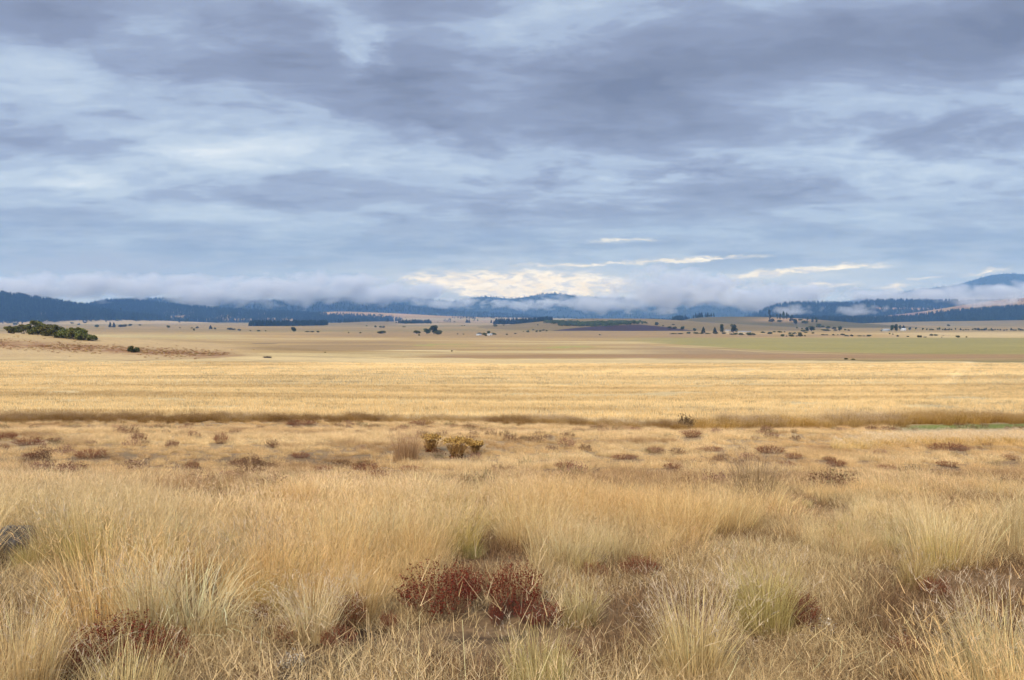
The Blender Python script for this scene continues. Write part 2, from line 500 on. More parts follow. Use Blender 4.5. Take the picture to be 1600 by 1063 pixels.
def land_colour(X, D, z):
    """base colours of turf, stubble, ploughland and pasture over the plain"""
    Ds = np.maximum(D, 1.0)
    px = 800 + F * X / Ds
    row = HOR - F * (z - EYE) / Ds
    n = len(X)
    big = fbm(X / 60 + 3, D / 22 + 9, 4)
    med = fbm(X / 9 + 1, D / 4 + 2, 4)
    # far plain
    col = np.tile(np.array([.235, .160, .068]), (n, 1))
    st = fbm(X / 420 + 5, D / 90 + 1, 4)
    col = mixc(col, [.20, .165, .07], .8 * sstep(.48, .60, st))
    col = mixc(col, [.29, .20, .085], .8 * sstep(.46, .36, st))
    # middle distance: tan and olive strips running across
    s2 = fbm(px / 420 + 9, row / 5.0, 3)
    midm = sstep(516, 522, row) * (1 - sstep(560, 566, row))
    tan = np.tile(np.array([.36, .24, .10]), (n, 1))
    tan = mixc(tan, [.28, .185, .085], sstep(.48, .62, s2))
    tan = mixc(tan, [.45, .33, .155], sstep(.44, .34, s2))
    olive = sstep(527, 529, row) * (1 - sstep(poly([(900, 534), (1000, 535), (1200, 548), (1400, 553), (1600, 556), (2000, 560)])(px) - 1, poly([(900, 534), (1000, 535), (1200, 548), (1400, 553), (1600, 556), (2000, 560)])(px) + .5, row)) * sstep(900, 1080, px)
    tan = mixc(tan, [.255, .215, .072], .92 * olive)
    bl = poly([(900, 536), (1000, 537), (1200, 549), (1400, 554), (1600, 557), (2000, 561)])(px)
    tan = mixc(tan, [.20, .15, .06], .7 * np.exp(-((row - bl) / .9) ** 2) * sstep(1000, 1150, px))
    tan = mixc(tan, [.29, .195, .105], .9 * sstep(bl + 1, bl + 3, row) * sstep(900, 1100, px) * (1 - sstep(558, 562, row)))
    green = np.exp(-((row - 541 - 2 * np.sin(px / 60)) / 2.0) ** 2) * sstep(600, 640, px) * (1 - sstep(900, 960, px)) * sstep(.40, .6, fbm(px / 30, row / 2, 3))
    tan = mixc(tan, [.30, .28, .085], .8 * green)
    pale = np.exp(-((row - 548) / .8) ** 2) * sstep(560, 640, px) * (1 - sstep(700, 720, px))
    tan = mixc(tan, [.60, .47, .25], .8 * pale)
    tan = mixc(tan, [.28, .165, .08], .8 * sstep(552, 555, row) * (1 - sstep(558.5, 560.5, row)) * sstep(620, 720, px))
    dark = np.exp(-((row - 534.6) / .7) ** 2) * sstep(236, 262, px) * (1 - sstep(276, 284, px))
    tan = mixc(tan, [.07, .055, .045], dark)
    dark = np.exp(-((row - 537.2) / .6) ** 2) * sstep(386, 400, px) * (1 - sstep(425, 440, px))
    tan = mixc(tan, [.16, .11, .06], dark)
    tan = mixc(tan, [.42, .33, .14], .6 * np.exp(-((row - 526) / 4) ** 2) * (1 - sstep(330, 420, px)))
    col = mixc(col, tan, midm[:, None][:, 0])
    # brown band of dry forbs across the low rise
    bc = poly([(-400, 540), (0, 538), (60, 540), (150, 545), (230, 550), (400, 558)])(px)
    knoll = sstep(.0, 1.0, np.exp(-((D - 290) / 75) ** 2) * 1.6) * (1 - sstep(330, 430, px))
    col = mixc(col, [.43, .30, .15], knoll * .8)
    col = mixc(col, [.235, .125, .06], knoll * np.exp(-((row - bc) / 6.0) ** 2) * (.45 + .9 * sstep(.35, .6, fbm(X / 3, D / 3, 3))).clip(0, 1))
    # stubble
    es = L_STUB(px) + 2.6 * (fbm(px / 55, px * 0 + 2, 3) - .5)
    stub = sstep(es - .7, es + .7, row) * (1 - sstep(L_EDGE(px) - 6, L_EDGE(px) - 2, row)) * (D > 15)
    sc_ = np.tile(np.array([.53, .385, .185]), (n, 1))
    rows_ = fbm(px / 260 + 4, (row + 3.5 * np.sin(px / 230 + .6)) / 2.6, 4)
    sc_ = mixc(sc_, [.48, .35, .17], .7 * sstep(.50, .68, rows_))
    sc_ = mixc(sc_, [.58, .43, .21], .6 * sstep(.46, .34, rows_))
    sc_ = mixc(sc_, [.32, .235, .115], .75 * sstep(.60, .72, big))
    rt = sstep(0, 12, px - (1475 + (600 - row) * 1.1))
    sc_ = mixc(sc_, [.36, .27, .14], .55 * rt)
    track = np.exp(-((px - (1478 + (600 - row) * 1.1)) / 9) ** 2) * (1 - sstep(590, 630, row))
    sc_ = mixc(sc_, [.70, .54, .29], .7 * track)
    for (gx, gy, rx, ry, am) in [(450, 595, 150, 4, .6), (560, 590, 60, 4, .4), (115, 619, 130, 3.5, .5), (970, 637, 160, 4, .6), (1130, 612, 120, 6, .35), (60, 586, 70, 2, .4), (870, 575, 60, 2, .35)]:
        sc_ = mixc(sc_, [.22, .165, .085], am * np.exp(-((px - gx) / rx) ** 2 - ((row - gy) / ry) ** 2) * sstep(.3, .6, med))
    col = mixc(col, sc_, stub)
    # near meadow: litter, bare crumbly soil and moss between the bunches
    near = sstep(L_EDGE(px) - 6, L_EDGE(px) - 2, row)
    near = np.where(D < 15, 1.0, near)
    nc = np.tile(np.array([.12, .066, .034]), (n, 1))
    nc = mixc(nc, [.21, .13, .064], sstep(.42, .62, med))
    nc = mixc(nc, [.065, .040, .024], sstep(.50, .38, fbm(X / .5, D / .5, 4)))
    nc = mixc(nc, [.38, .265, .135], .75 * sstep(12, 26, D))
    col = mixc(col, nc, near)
    gs = (row > 655) * np.exp(-((row - G_ROW(px)) / 4.2) ** 4) * sstep(1385, 1450, px)
    col = mixc(col, [.135, .155, .035], .95 * gs)
    return col


# ------------------------------------------------------------------ ground sheet
def polar(az0, az1, na, d0, d1, nd):
    A = np.linspace(az0, az1, na)
    Dr = np.exp(np.linspace(math.log(d0), math.log(d1), nd))
    AA, RR = np.meshgrid(A, Dr)
    X, Y = (RR * np.sin(AA)).ravel(), (RR * np.cos(AA)).ravel()
    i = np.arange(nd - 1)[:, None] * na + np.arange(na - 1)[None]
    Fc = np.stack([i, i + 1, i + na + 1, i + na], -1).reshape(-1, 4)
    return X, Y, Fc


X1, Y1, F1 = polar(R(-44), R(44), 1000, 1.2, 13800, 1150)
X2, Y2, F2 = polar(R(44), R(316), 80, 1.2, 900, 60)
Xc, Yc = np.concatenate([X1, X2, [0]]), np.concatenate([Y1, Y2, [0]])
ring = np.concatenate([np.arange(1000), len(X1) + np.arange(80)])
cen = len(Xc) - 1
Fcen = np.stack([ring, np.full(len(ring), cen), np.roll(ring, -1)], -1)[:, [0, 1, 2]]
Zc = base_z(Xc, Yc)
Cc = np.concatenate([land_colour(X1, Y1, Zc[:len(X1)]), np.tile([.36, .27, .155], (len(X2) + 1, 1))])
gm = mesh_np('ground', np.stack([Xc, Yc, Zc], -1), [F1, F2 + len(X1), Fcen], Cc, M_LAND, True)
tag(link('ground', gm), 'rolling dry grassland and stubble plain running to the hills', 'ground', kind='structure')
del X1, Y1, F1, gm

# ------------------------------------------------------------------ hills
TAN, DARK = np.array([.25, .165, .07]), np.array([.022, .032, .028])


def hill_cols(name, X, D, z):
    px = 800 + F * X / D
    row = HOR - F * (z - EYE) / D
    n = fbm(X / 160 + 2, D / 160 + 7, 4)
    col = np.tile(TAN, (len(X), 1)) * (.85 + .3 * n)[:, None]
    if name in ('misty_ridge', 'central_range', 'mountain', 'wooded_ridge', 'second_hill', 'left_hill', 'forest_slope'):
        col = np.tile(DARK, (len(X), 1)) * (.75 + .5 * n)[:, None]
    if name == 'left_hill':
        col = mixc(col, [.33, .245, .13], sstep(-900, -700, D - 4300) * 0 + sstep(498.5, 501.5, row) * sstep(40, 110, px))
        col = mixc(col, [.34, .25, .135], np.exp(-((row - 491.5) / 2.5) ** 2 - ((px - 85) / 45) ** 2) * sstep(.42, .6, fbm(X / 40, D / 60, 3)))
        col = mixc(col, [.36, .26, .14], sstep(501, 503, row) * (1 - sstep(40, 90, px)))
    if name == 'second_hill':
        col = mixc(col, [.22, .15, .075], sstep(.62, .70, fbm(X / 110, D / 200, 3)) * sstep(484, 490, row))
        col = mixc(col, [.28, .19, .10], np.exp(-((row - 500) / 2.0) ** 2) * sstep(300, 330, px) * (1 - sstep(470, 520, px)))
    if name == 'tan_slope':
        col = mixc(col, [.32, .21, .12], np.exp(-((row - 491) / 2.5) ** 2))
        col = mixc(col, [.27, .245, .15], .7 * np.exp(-((row - 499) / 1.6) ** 2) * sstep(470, 520, px))
    if name == 'tan_hillside':
        col = mixc(col, [.19, .115, .065], sstep(.4, .6, n))
    if name == 'wooded_ridge':
        col = mixc(col, [.26, .17, .10], np.exp(-((row - 482.5 - (px - 1400) * .02) / 1.6) ** 2) * sstep(1345, 1375, px) * (1 - sstep(1450, 1500, px)))
    if name == 'mesa':
        col = np.tile(np.array([.17, .122, .05]), (len(X), 1)) * (.85 + .3 * n)[:, None]
        top = poly([(860, 517), (900, 512.5), (950, 509), (1000, 507.5), (1030, 510), (1070, 515), (1110, 520)])(px)
        bot = poly([(860, 517.5), (925, 517), (930, 518), (940, 521), (960, 523), (1110, 523)])(px)
        pl = sstep(top - .4, top + .4, row) * (1 - sstep(bot - .4, bot + .4, row)) * sstep(860, 866, px) * (1 - sstep(1105, 1112, px))
        col = mixc(col, [.042, .025, .028], pl)
        col = mixc(col, [.27, .25, .10], .7 * sstep(517, 518, row) * (1 - sstep(523, 525, row)) * sstep(850, 880, px) * (1 - sstep(930, 945, px)))
    if name == 'knoll':
        col = np.tile(np.array([.098, .080, .032]), (len(X), 1)) * (.8 + .4 * n)[:, None]
        col = mixc(col, [.36, .22, .10], .8 * np.exp(-((px - 1225) / 50) ** 2 - ((row - 500) / 3.5) ** 2))
        col = mixc(col, [.40, .30, .17], sstep(510, 513, row) * (1 - sstep(1130, 1180, px)))
    if name == 'grey_slope':
        col = np.tile(np.array([.175, .132, .06]), (len(X), 1)) * (.8 + .4 * n)[:, None]
        col = mixc(col, [.20, .17, .11], .7 * np.exp(-((row - 507.5) / 1.6) ** 2) * sstep(1380, 1420, px) * (1 - sstep(1500, 1560, px)))
    if name == 'valley_rise':
        col = np.tile(np.array([.185, .135, .06]), (len(X), 1)) * (.85 + .3 * n)[:, None]
        col = mixc(col, [.125, .12, .06], .85 * sstep(508.5, 510, row) * sstep(500, 560, px) * (1 - sstep(800, 860, px)))
        col = mixc(col, [.42, .31, .18], .6 * np.exp(-((row - 506.5) / 1.2) ** 2) * sstep(600, 640, px))
    return col


HLAB = {'left_hill': 'dark forested hill at the left edge of the valley', 'second_hill': 'dark wooded hill right of the leftmost hill',
        'misty_ridge': 'long blue ridge with its top lost in fog', 'tan_slope': 'low tan slope in front of the misty ridge',
        'central_range': 'far blue range with a rounded peak under the bright gap in the cloud', 'wooded_ridge': 'blue wooded ridge with fog wisps right of centre',
        'tan_hillside': 'tan open hillside rising to the right edge', 'forest_slope': 'dark forest slope along the valley floor at right',
        'mountain': 'high blue mountain standing above the fog at right', 'mesa': 'low flat hill with a dark ploughed field',
        'knoll': 'olive grass knoll with pines on its right shoulder', 'grey_slope': 'grey tan pasture slope behind the row of small trees',
        'valley_rise': 'gentle grey green rise in the middle of the valley'}
for h in HILLS.values():
    nx = 420 if h.D0 < 9000 else 320
    nd = 130
    xs = np.linspace(h.x[0], h.x[-1], nx)
    ds = np.concatenate([np.linspace(h.D0 - h.wf, h.D0, 95), np.linspace(h.D0, h.D0 + h.wb, nd - 94)[1:]])
    XX, DD = np.meshgrid(xs, ds)
    X, D = XX.ravel(), DD.ravel()
    Z = h.h(X, D)
    i = np.arange(len(ds) - 1)[:, None] * nx + np.arange(nx - 1)[None]
    Fc = np.stack([i, i + 1, i + nx + 1, i + nx], -1).reshape(-1, 4)
    me = mesh_np(h.name, np.stack([X, D, Z], -1), Fc, hill_cols(h.name, X, D, Z), M_LAND, True)
    tag(link('hill', me), HLAB[h.name], 'hill', kind='structure')


# ------------------------------------------------------------------ blades and leaves as vectorised strips
def blades(root, azm, lean, bend, L, wd, K, col, tip=.25, tipcol=None):
    n = len(L)
    ts = np.linspace(0, 1, K + 1)
    p = root.copy()
    tw = azm + np.pi / 2 + rng.normal(0, .9, n)
    side = np.stack([np.cos(tw), np.sin(tw), np.zeros(n)], -1)
    V = np.zeros((n, K + 1, 2, 3)); C = np.zeros((n, K + 1, 2, 3))
    for j, tt in enumerate(ts):
        ww = (wd * (1 - (1 - tip) * tt))[:, None] * .5
        V[:, j, 0] = p - side * ww; V[:, j, 1] = p + side * ww
        C[:, j] = (col if tipcol is None else col + (tipcol - col) * tt)[:, None]
        th = lean + bend * (tt + .5 / K) ** 1.5
        p = p + (np.stack([np.sin(th) * np.cos(azm), np.sin(th) * np.sin(azm), np.cos(th)], -1) * (L / K)[:, None])
    base = np.arange(n)[:, None] * (2 * (K + 1)) + 2 * np.arange(K)[None]
    Fc = np.stack([base, base + 1, base + 3, base + 2], -1).reshape(-1, 4)
    return V.reshape(-1, 3), Fc, C.reshape(-1, 3), p


def leaves(cen, size, col, elong=1.6, up=0.0):
    """small randomly turned quads"""
    n = len(cen)
    a = rng.normal(size=(n, 3)); a[:, 2] += up; a /= np.linalg.norm(a, axis=1)[:, None]
    b = np.cross(a, rng.normal(size=(n, 3))); b /= np.linalg.norm(b, axis=1)[:, None]
    a = a * (size * elong)[:, None] * .5; b = b * size[:, None] * .5
    V = np.stack([cen - a, cen + b * .9 - a * .1, cen + a, cen - b * .9 - a * .1], 1).reshape(-1, 3)
    Fc = np.arange(4 * n).reshape(n, 4)
    return V, Fc, np.repeat(col, 4, 0)


def join(parts):
    Vs, Fs, Cs, off = [], [], [], 0
    for V, Fc, C in parts:
        Vs.append(V); Fs.append(Fc + off); Cs.append(C); off += len(V)
    return np.concatenate(Vs), Fs, np.concatenate(Cs)


def jitcol(n, a, b, s=.12):
    f = rng.random((n, 1))
    return (np.array(a) * (1 - f) + np.array(b) * f) * (1 + rng.normal(0, s, (n, 1)))


GOLD = ((.66, .455, .195), (.86, .66, .345))
PALE = ((.70, .56, .29), (.86, .73, .44))
GREEN = ((.48, .385, .135), (.66, .53, .22))
BROWN = ((.26, .175, .09), (.40, .28, .15))


def bunch(n, H, rad, spread, bend, cols, wd=.0034, K=4, heads=.5, basal=.4, headcol=None, wind=.0):
    """one bunchgrass: fine culms that fan out from a tight base, some with feathery heads"""
    parts = []
    r = rad * np.sqrt(rng.random(n)); a0 = rng.random(n) * 2 * np.pi
    root = np.stack([r * np.cos(a0), r * np.sin(a0), np.full(n, -.02)], -1)
    azm = a0 + rng.normal(0, .55, n)
    L = H * (.55 + .5 * rng.random(n))
    lean = np.abs(rng.normal(0, spread, n)) * (.35 + .65 * r / rad)
    bd = np.abs(rng.normal(bend, bend * .5, n))
    c_ = jitcol(n, *cols, s=.17)
    old = rng.random((n, 1))
    c_ = np.where(old < .16, c_ * np.array([.50, .42, .36]), np.where(old > .90, c_ * np.array([1.16, 1.16, 1.12]), c_)).clip(0, .93)
    V, Fc, C, tipp = blades(root, azm, lean, bd, L, wd * (.7 + .6 * rng.random(n)), K, c_ * .9, .3, (c_ * 1.05).clip(0, .93))
    parts.append((V, Fc, C))
    nh = int(n * heads)
    if nh:
        idx = rng.choice(n, nh, False)
        hc = jitcol(nh, *(headcol or ((.55, .42, .27), (.66, .52, .36))))
        for q in range(4):
            back = rng.random(nh)[:, None] * .22 * L[idx][:, None]
            dirv = np.stack([np.sin(lean + bd)[idx] * np.cos(azm[idx]), np.sin(lean + bd)[idx] * np.sin(azm[idx]), np.cos(lean + bd)[idx]], -1)
            rt_ = tipp[idx] - dirv * back
            V, Fc, C, _ = blades(rt_, azm[idx] + rng.normal(0, 1.4, nh), lean[idx] + bd[idx] + rng.normal(.25, .25, nh), rng.normal(.2, .2, nh),
                                 H * (.05 + .07 * rng.random(nh)), np.full(nh, wd * .85), 1, hc, .4)
            parts.append((V, Fc, C))
    nb = int(n * basal)
    if nb:
        r = rad * 1.1 * np.sqrt(rng.random(nb)); a0 = rng.random(nb) * 2 * np.pi
        root = np.stack([r * np.cos(a0), r * np.sin(a0), np.full(nb, -.02)], -1)
        c_ = jitcol(nb, cols[0], cols[1]) * np.array([.86, .86, .84])
        V, Fc, C, _ = blades(root, a0 + rng.normal(0, .6, nb), np.abs(rng.normal(.25, .3, nb)), np.abs(rng.normal(.7, .4, nb)), H * (.18 + .3 * rng.random(nb)), np.full(nb, wd * 1.15), 3, c_, .3)
        parts.append((V, Fc, C))
    return join(parts)


def litter(n, rad, H, cols, wd=.0045):
    """matted dead stalks lying every way"""
    r = rad * np.sqrt(rng.random(n)); a0 = rng.random(n) * 2 * np.pi
    root = np.stack([r * np.cos(a0), r * np.sin(a0), rng.random(n) * H * .35 - .01], -1)
    c_ = jitcol(n, *cols, s=.30).clip(.02, .9)
    return blades(root, rng.random(n) * 6.28, rng.uniform(.2, 1.45, n), rng.normal(.35, .4, n), H * rng.uniform(.5, 1.5, n), wd * rng.uniform(.6, 1.3, n), 3, c_, .3)[:3]


def forb(n, rad, H, stemc, tops, leafn=5, size=.012):
    """a low clump of upright dry stems topped with small heads"""
    r = rad * np.sqrt(rng.random(n)); a0 = rng.random(n) * 2 * np.pi
    root = np.stack([r * np.cos(a0) * .8, r * np.sin(a0) * .8, np.full(n, -.01)], -1)
    dome = np.sqrt(np.maximum(0, 1 - (r / rad) ** 2 * .75))
    L = H * dome * rng.uniform(.7, 1.1, n)
    azm = a0 + rng.normal(0, .6, n); lean = .12 + .35 * r / rad + rng.normal(0, .1, n); bd = rng.normal(.1, .15, n)
    V, Fc, C, tip_ = blades(root, azm, lean, bd, L, np.full(n, .0045), 3, jitcol(n, *stemc, s=.2), .6)
    stems = (V, Fc, C)
    k = leafn
    base = np.repeat(root, k, 0); top = np.repeat(tip_, k, 0)
    u = 1 - np.abs(rng.normal(0, .24, n * k)).clip(0, .95)
    cen = base + (top - base) * u[:, None] + rng.normal(0, .012, (n * k, 3))
    heads = leaves(cen, size * rng.uniform(.6, 1.4, n * k), jitcol(n * k, *tops, s=.25), 1.5, .4)
    return stems, heads


def rootless(parts):
    return join([(V, Fc, C) for V, Fc, C in parts])


# ------------------------------------------------------------------ scattering of uncountable cover (stuff) by geometry nodes
def kinds_collection(name, meshes):
    c_ = bpy.data.collections.new(name)
    for i, me in enumerate(meshes):
        o = bpy.data.objects.new('%s_%02d' % (name, i), me)
        c_.objects.link(o)
    return c_


def scatter(name, coll, pts, scale, azr, lean, leanaz, idx, tint, label, cat, kind='stuff'):
    n = len(pts)
    ca, sa = np.cos(azr), np.sin(azr)
    Rz = np.zeros((n, 3, 3)); Rz[:, 0, 0] = ca; Rz[:, 0, 1] = -sa; Rz[:, 1, 0] = sa; Rz[:, 1, 1] = ca; Rz[:, 2, 2] = 1
    kx, ky = -np.sin(leanaz), np.cos(leanaz)          # tilt about the horizontal axis square to leanaz
    c_, s_ = np.cos(lean), np.sin(lean); v_ = 1 - c_
    Rl = np.zeros((n, 3, 3))
    Rl[:, 0, 0] = c_ + kx * kx * v_; Rl[:, 0, 1] = kx * ky * v_; Rl[:, 0, 2] = ky * s_
    Rl[:, 1, 0] = kx * ky * v_; Rl[:, 1, 1] = c_ + ky * ky * v_; Rl[:, 1, 2] = -kx * s_
    Rl[:, 2, 0] = -ky * s_; Rl[:, 2, 1] = kx * s_; Rl[:, 2, 2] = c_
    M = Rl @ Rz
    eul = np.stack([np.arctan2(M[:, 2, 1], M[:, 2, 2]), np.arcsin(np.clip(-M[:, 2, 0], -1, 1)), np.arctan2(M[:, 1, 0], M[:, 0, 0])], -1)
    me = bpy.data.meshes.new(name)
    me.vertices.add(n); me.vertices.foreach_set('co', np.asarray(pts, np.float32).ravel())
    for nm, typ, dat, key in (('rot', 'FLOAT_VECTOR', eul, 'vector'), ('size', 'FLOAT_VECTOR', scale, 'vector'), ('tint', 'FLOAT_COLOR', np.concatenate([tint, np.ones((n, 1))], 1), 'color')):
        at = me.attributes.new(nm, typ, 'POINT'); at.data.foreach_set(key, np.asarray(dat, np.float32).ravel())
    at = me.attributes.new('which', 'INT', 'POINT'); at.data.foreach_set('value', np.asarray(idx, np.int32))
    o = link(name, me)
    g = bpy.data.node_groups.new(name + '_scatter', 'GeometryNodeTree')
    g.interface.new_socket('Geometry', in_out='INPUT', socket_type='NodeSocketGeometry')
    g.interface.new_socket('Geometry', in_out='OUTPUT', socket_type='NodeSocketGeometry')
    gi, go = g.nodes.new('NodeGroupInput'), g.nodes.new('NodeGroupOutput')
    ip = g.nodes.new('GeometryNodeInstanceOnPoints')
    ci = g.nodes.new('GeometryNodeCollectionInfo')
    ci.inputs['Collection'].default_value = coll
    ci.inputs['Separate Children'].default_value = True
    ci.inputs['Reset Children'].default_value = True
    ip.inputs['Pick Instance'].default_value = True

    def attr(nm, dt):
        q = g.nodes.new('GeometryNodeInputNamedAttribute'); q.data_type = dt; q.inputs[0].default_value = nm
        return [s for s in q.outputs if s.enabled and s.name == 'Attribute'][0]
    e2r = g.nodes.new('FunctionNodeEulerToRotation')
    g.links.new(gi.outputs[0], ip.inputs['Points'])
    g.links.new(ci.outputs[0], ip.inputs['Instance'])
    g.links.new(attr('which', 'INT'), ip.inputs['Instance Index'])
    g.links.new(attr('rot', 'FLOAT_VECTOR'), e2r.inputs[0])
    g.links.new(e2r.outputs[0], ip.inputs['Rotation'])
    g.links.new(attr('size', 'FLOAT_VECTOR'), ip.inputs['Scale'])
    g.links.new(ip.outputs[0], go.inputs[0])
    md = o.modifiers.new('scatter', 'NODES'); md.node_group = g
    return tag(o, label, cat, kind=kind)


def rand_wedge(n, d0, d1, margin=1.12):
    D = np.sqrt(rng.random(n) * (d1 ** 2 - d0 ** 2) + d0 ** 2)
    X = (rng.random(n) * 2 - 1) * (800 / F) * margin * D + (rng.random(n) * 2 - 1) * .8
    return X, D


def pxrow(X, D, z):
    return 800 + F * X / D, HOR - F * (z - EYE) / D


def s3(a, b=None):
    b = a if b is None else b
    return np.stack([a, a, b], -1)


REDS = [
    (685, 962, 95, 78, 'large dark red clump left of centre near the bottom, nearest the middle', 0), (725, 935, 60, 48, 'brownish red clump leaning against the large middle red clump', 1),
    (802, 958, 66, 78, 'tall dark red clump with a black heart right of the large middle one', 2), (842, 977, 62, 42, 'low bright red clump at the right foot of the black hearted clump', 0), (775, 976, 22, 34, 'narrow red clump at the left foot of the black hearted clump', 1),
    (545, 985, 52, 58, 'dark red clump below and left of the large middle one', 2), (607, 985, 24, 30, 'small rust red clump between two dark red clumps', 3), (530, 1012, 44, 34, 'faint red clump in litter under the lower left clump', 4),
    (278, 912, 70, 38, 'bright red clump behind the pale arching tussock', 0), (355, 972, 34, 38, 'red clump at the right edge of the pale arching tussock', 1), (405, 972, 26, 30, 'small red clump further right of the pale arching tussock', 2),
    (185, 1034, 120, 66, 'wide dark red clump in the lower left corner tussock', 0), (262, 1040, 70, 56, 'upright dark red clump right of the lower left corner tussock', 1), (120, 1055, 56, 44, 'red clump at the lower left corner, leftmost', 2), (60, 1052, 40, 32, 'small red clump at the lower left edge', 3),
    (885, 1025, 26, 18, 'tiny bright red sprig right of the bottom centre', 0), (905, 1035, 18, 22, 'tiny red sprig beside the bright sprig right of bottom centre', 0), (800, 1062, 40, 22, 'red tips at the bottom edge, centre', 0), (460, 1000, 60, 30, 'reddish brown clump in litter left of bottom centre', 4),
    (1245, 975, 66, 50, 'purple brown clump beside the yellow green tussock', 4), (1262, 985, 34, 26, 'small red clump at the foot of the purple brown clump', 1), (1460, 935, 44, 34, 'dark purple clump in the litter at right', 4), (1420, 1030, 54, 34, 'red brown clump low at right', 4), (1000, 900, 50, 30, 'brown red clump in the gap right of centre', 4), (930, 905, 40, 26, 'small brown red clump in the gap at centre', 4),
    (10, 688, 26, 12, 'red clump at the left edge below the field edge', 0), (44, 696, 34, 12, 'dark red clump second from the left edge below the field edge', 1), (104, 743, 26, 20, 'bright red clump on the left third of the meadow', 0), (142, 716, 46, 14, 'wide low red clump above the bright left one', 3), (52, 716, 26, 9, 'small rusty clump at far left mid meadow', 4), (84, 690, 20, 6, 'thin rusty patch under the dark edge grass at left', 4),
    (372, 728, 22, 10, 'small bright red clump left of centre mid meadow', 0), (300, 735, 18, 16, 'pale rusty clump left of the small bright red clump', 4), (345, 694, 20, 18, 'rusty clump on the pale mound at left', 4), (572, 738, 40, 16, 'wide red clump below the orange grass', 0), (590, 750, 36, 14, 'lower red clump below the orange grass', 2), (640, 736, 26, 9, 'dark rusty clump under the yellow flowered bushes', 4), (730, 758, 50, 12, 'pinkish red patch below the yellow flowered bushes', 3), (470, 716, 26, 9, 'rusty patch left of the orange grass', 4), (505, 738, 30, 10, 'faint red patch left of the wide red clump', 3), (430, 700, 16, 8, 'small rusty patch on the pale mound', 4),
    (1203, 709, 34, 13, 'bright red double clump right of centre', 0), (1308, 729, 26, 11, 'bright red clump at right mid meadow', 0), (1240, 717, 24, 9, 'rusty clump between the two bright right clumps', 3), (1228, 729, 18, 9, 'small red clump below the bright double clump', 1), (1296, 720, 18, 7, 'dark rusty clump just above the bright right clump', 4), (975, 718, 34, 8, 'low red streak right of centre mid meadow', 3), (883, 733, 26, 13, 'red brown clump at the centre mid meadow', 1), (1023, 708, 22, 10, 'pink brown clump above the low red streak', 3), (1052, 733, 30, 9, 'rusty patch below the low red streak', 4), (1578, 719, 24, 9, 'red clump near the right edge mid meadow', 0), (1485, 704, 60, 10, 'rusty band under the pale bright grass at right', 4), (1330, 697, 30, 8, 'rusty patch under the left end of the pale bright grass', 4), (1110, 706, 36, 8, 'dark rusty patch left of the bright double clump', 4), (1385, 736, 30, 10, 'brown clump right of the bright right clump', 4), (1480, 729, 34, 8, 'dark brown low streak at right mid meadow', 4),
    (470, 664, 44, 6, 'red streak under the dark field edge grass', 3), (660, 664, 36, 6, 'red streak under the field edge grass near centre', 3), (1082, 684, 26, 13, 'rusty clump below the dark weed at the field edge', 4),
]
TUSS_AT = [(298, 990, 150), (200, 1090, 90), (240, 1005, 60), (1195, 985, 110), (738, 872, 50), (1430, 920, 70), (45, 890, 60), (905, 975, 80), (28, 862, 90), (673, 706, 26), (714, 717, 34), (1285, 990, 40), (455, 1045, 40), (1073, 671, 20)]
OPEN_AT = []
for q in [(r_[0], r_[1], r_[2]) for r_ in REDS] + TUSS_AT:
    Xq, Dq, zq = place(q[0], q[1], 2.5, 60)
    OPEN_AT.append((Xq, Dq, q[2] / F * Dq, (EYE - zq) / Dq))


def clear_view(X, D, hgt):
    """bunches grow thinner where the low red clumps and open litter are"""
    k_ = np.ones(len(X))
    for (Xq, Dq, wq, sl) in OPEN_AT:
        run = min(hgt * .75 / sl, 2.2)
        ins = (np.abs(X - Xq * D / Dq) < wq * .55 + .10) & (D < Dq + wq * .3) & (D > Dq - run)
        k_[ins] = .12
    return k_


# ---- kinds of meadow grass
HD = ((.56, .38, .17), (.70, .50, .27))
K_GOLD = [mesh_np('golden_bunch', *bunch(430, .46, .17, .26, .40, GOLD, wd=.0024, heads=.35, headcol=HD), M_GRASS) for _ in range(4)]
K_GOLD += [mesh_np('green_bunch', *bunch(420, .37, .16, .30, .42, ((.50, .39, .13), (.68, .53, .21)), wd=.0024, heads=.15, basal=.6), M_GRASS) for _ in range(2)]
K_GOLD += [mesh_np('pale_bunch', *bunch(300, .37, .14, .38, .95, PALE, wd=.0028, heads=.1, basal=.5), M_GRASS) for _ in range(2)]
K_GOLD += [mesh_np('loose_stalks', *bunch(46, .60, .24, .20, .28, GOLD, wd=.0024, heads=1.0, basal=.2, headcol=HD), M_GRASS) for _ in range(2)]
c_gold = kinds_collection('meadow_bunch', K_GOLD)
K_LIT = [mesh_np('litter', *litter(420, .36, .10, ((.36, .235, .105), (.70, .52, .27)), .0027), M_GRASS) for _ in range(3)]
K_LIT += [mesh_np('litter', *litter(300, .32, .09, ((.10, .05, .028), (.42, .26, .125)), .0026), M_GRASS) for _ in range(2)]
c_lit = kinds_collection('meadow_litter', K_LIT)
K_SHORT = [mesh_np('short_turf', *bunch(230, .30, .30, .34, .6, ((.62, .44, .21), (.80, .62, .34)), wd=.0042, K=3, heads=.3, basal=.4, headcol=((.52, .34, .19), (.64, .47, .28))), M_GRASS) for _ in range(4)]
c_short = kinds_collection('meadow_turf', K_SHORT)

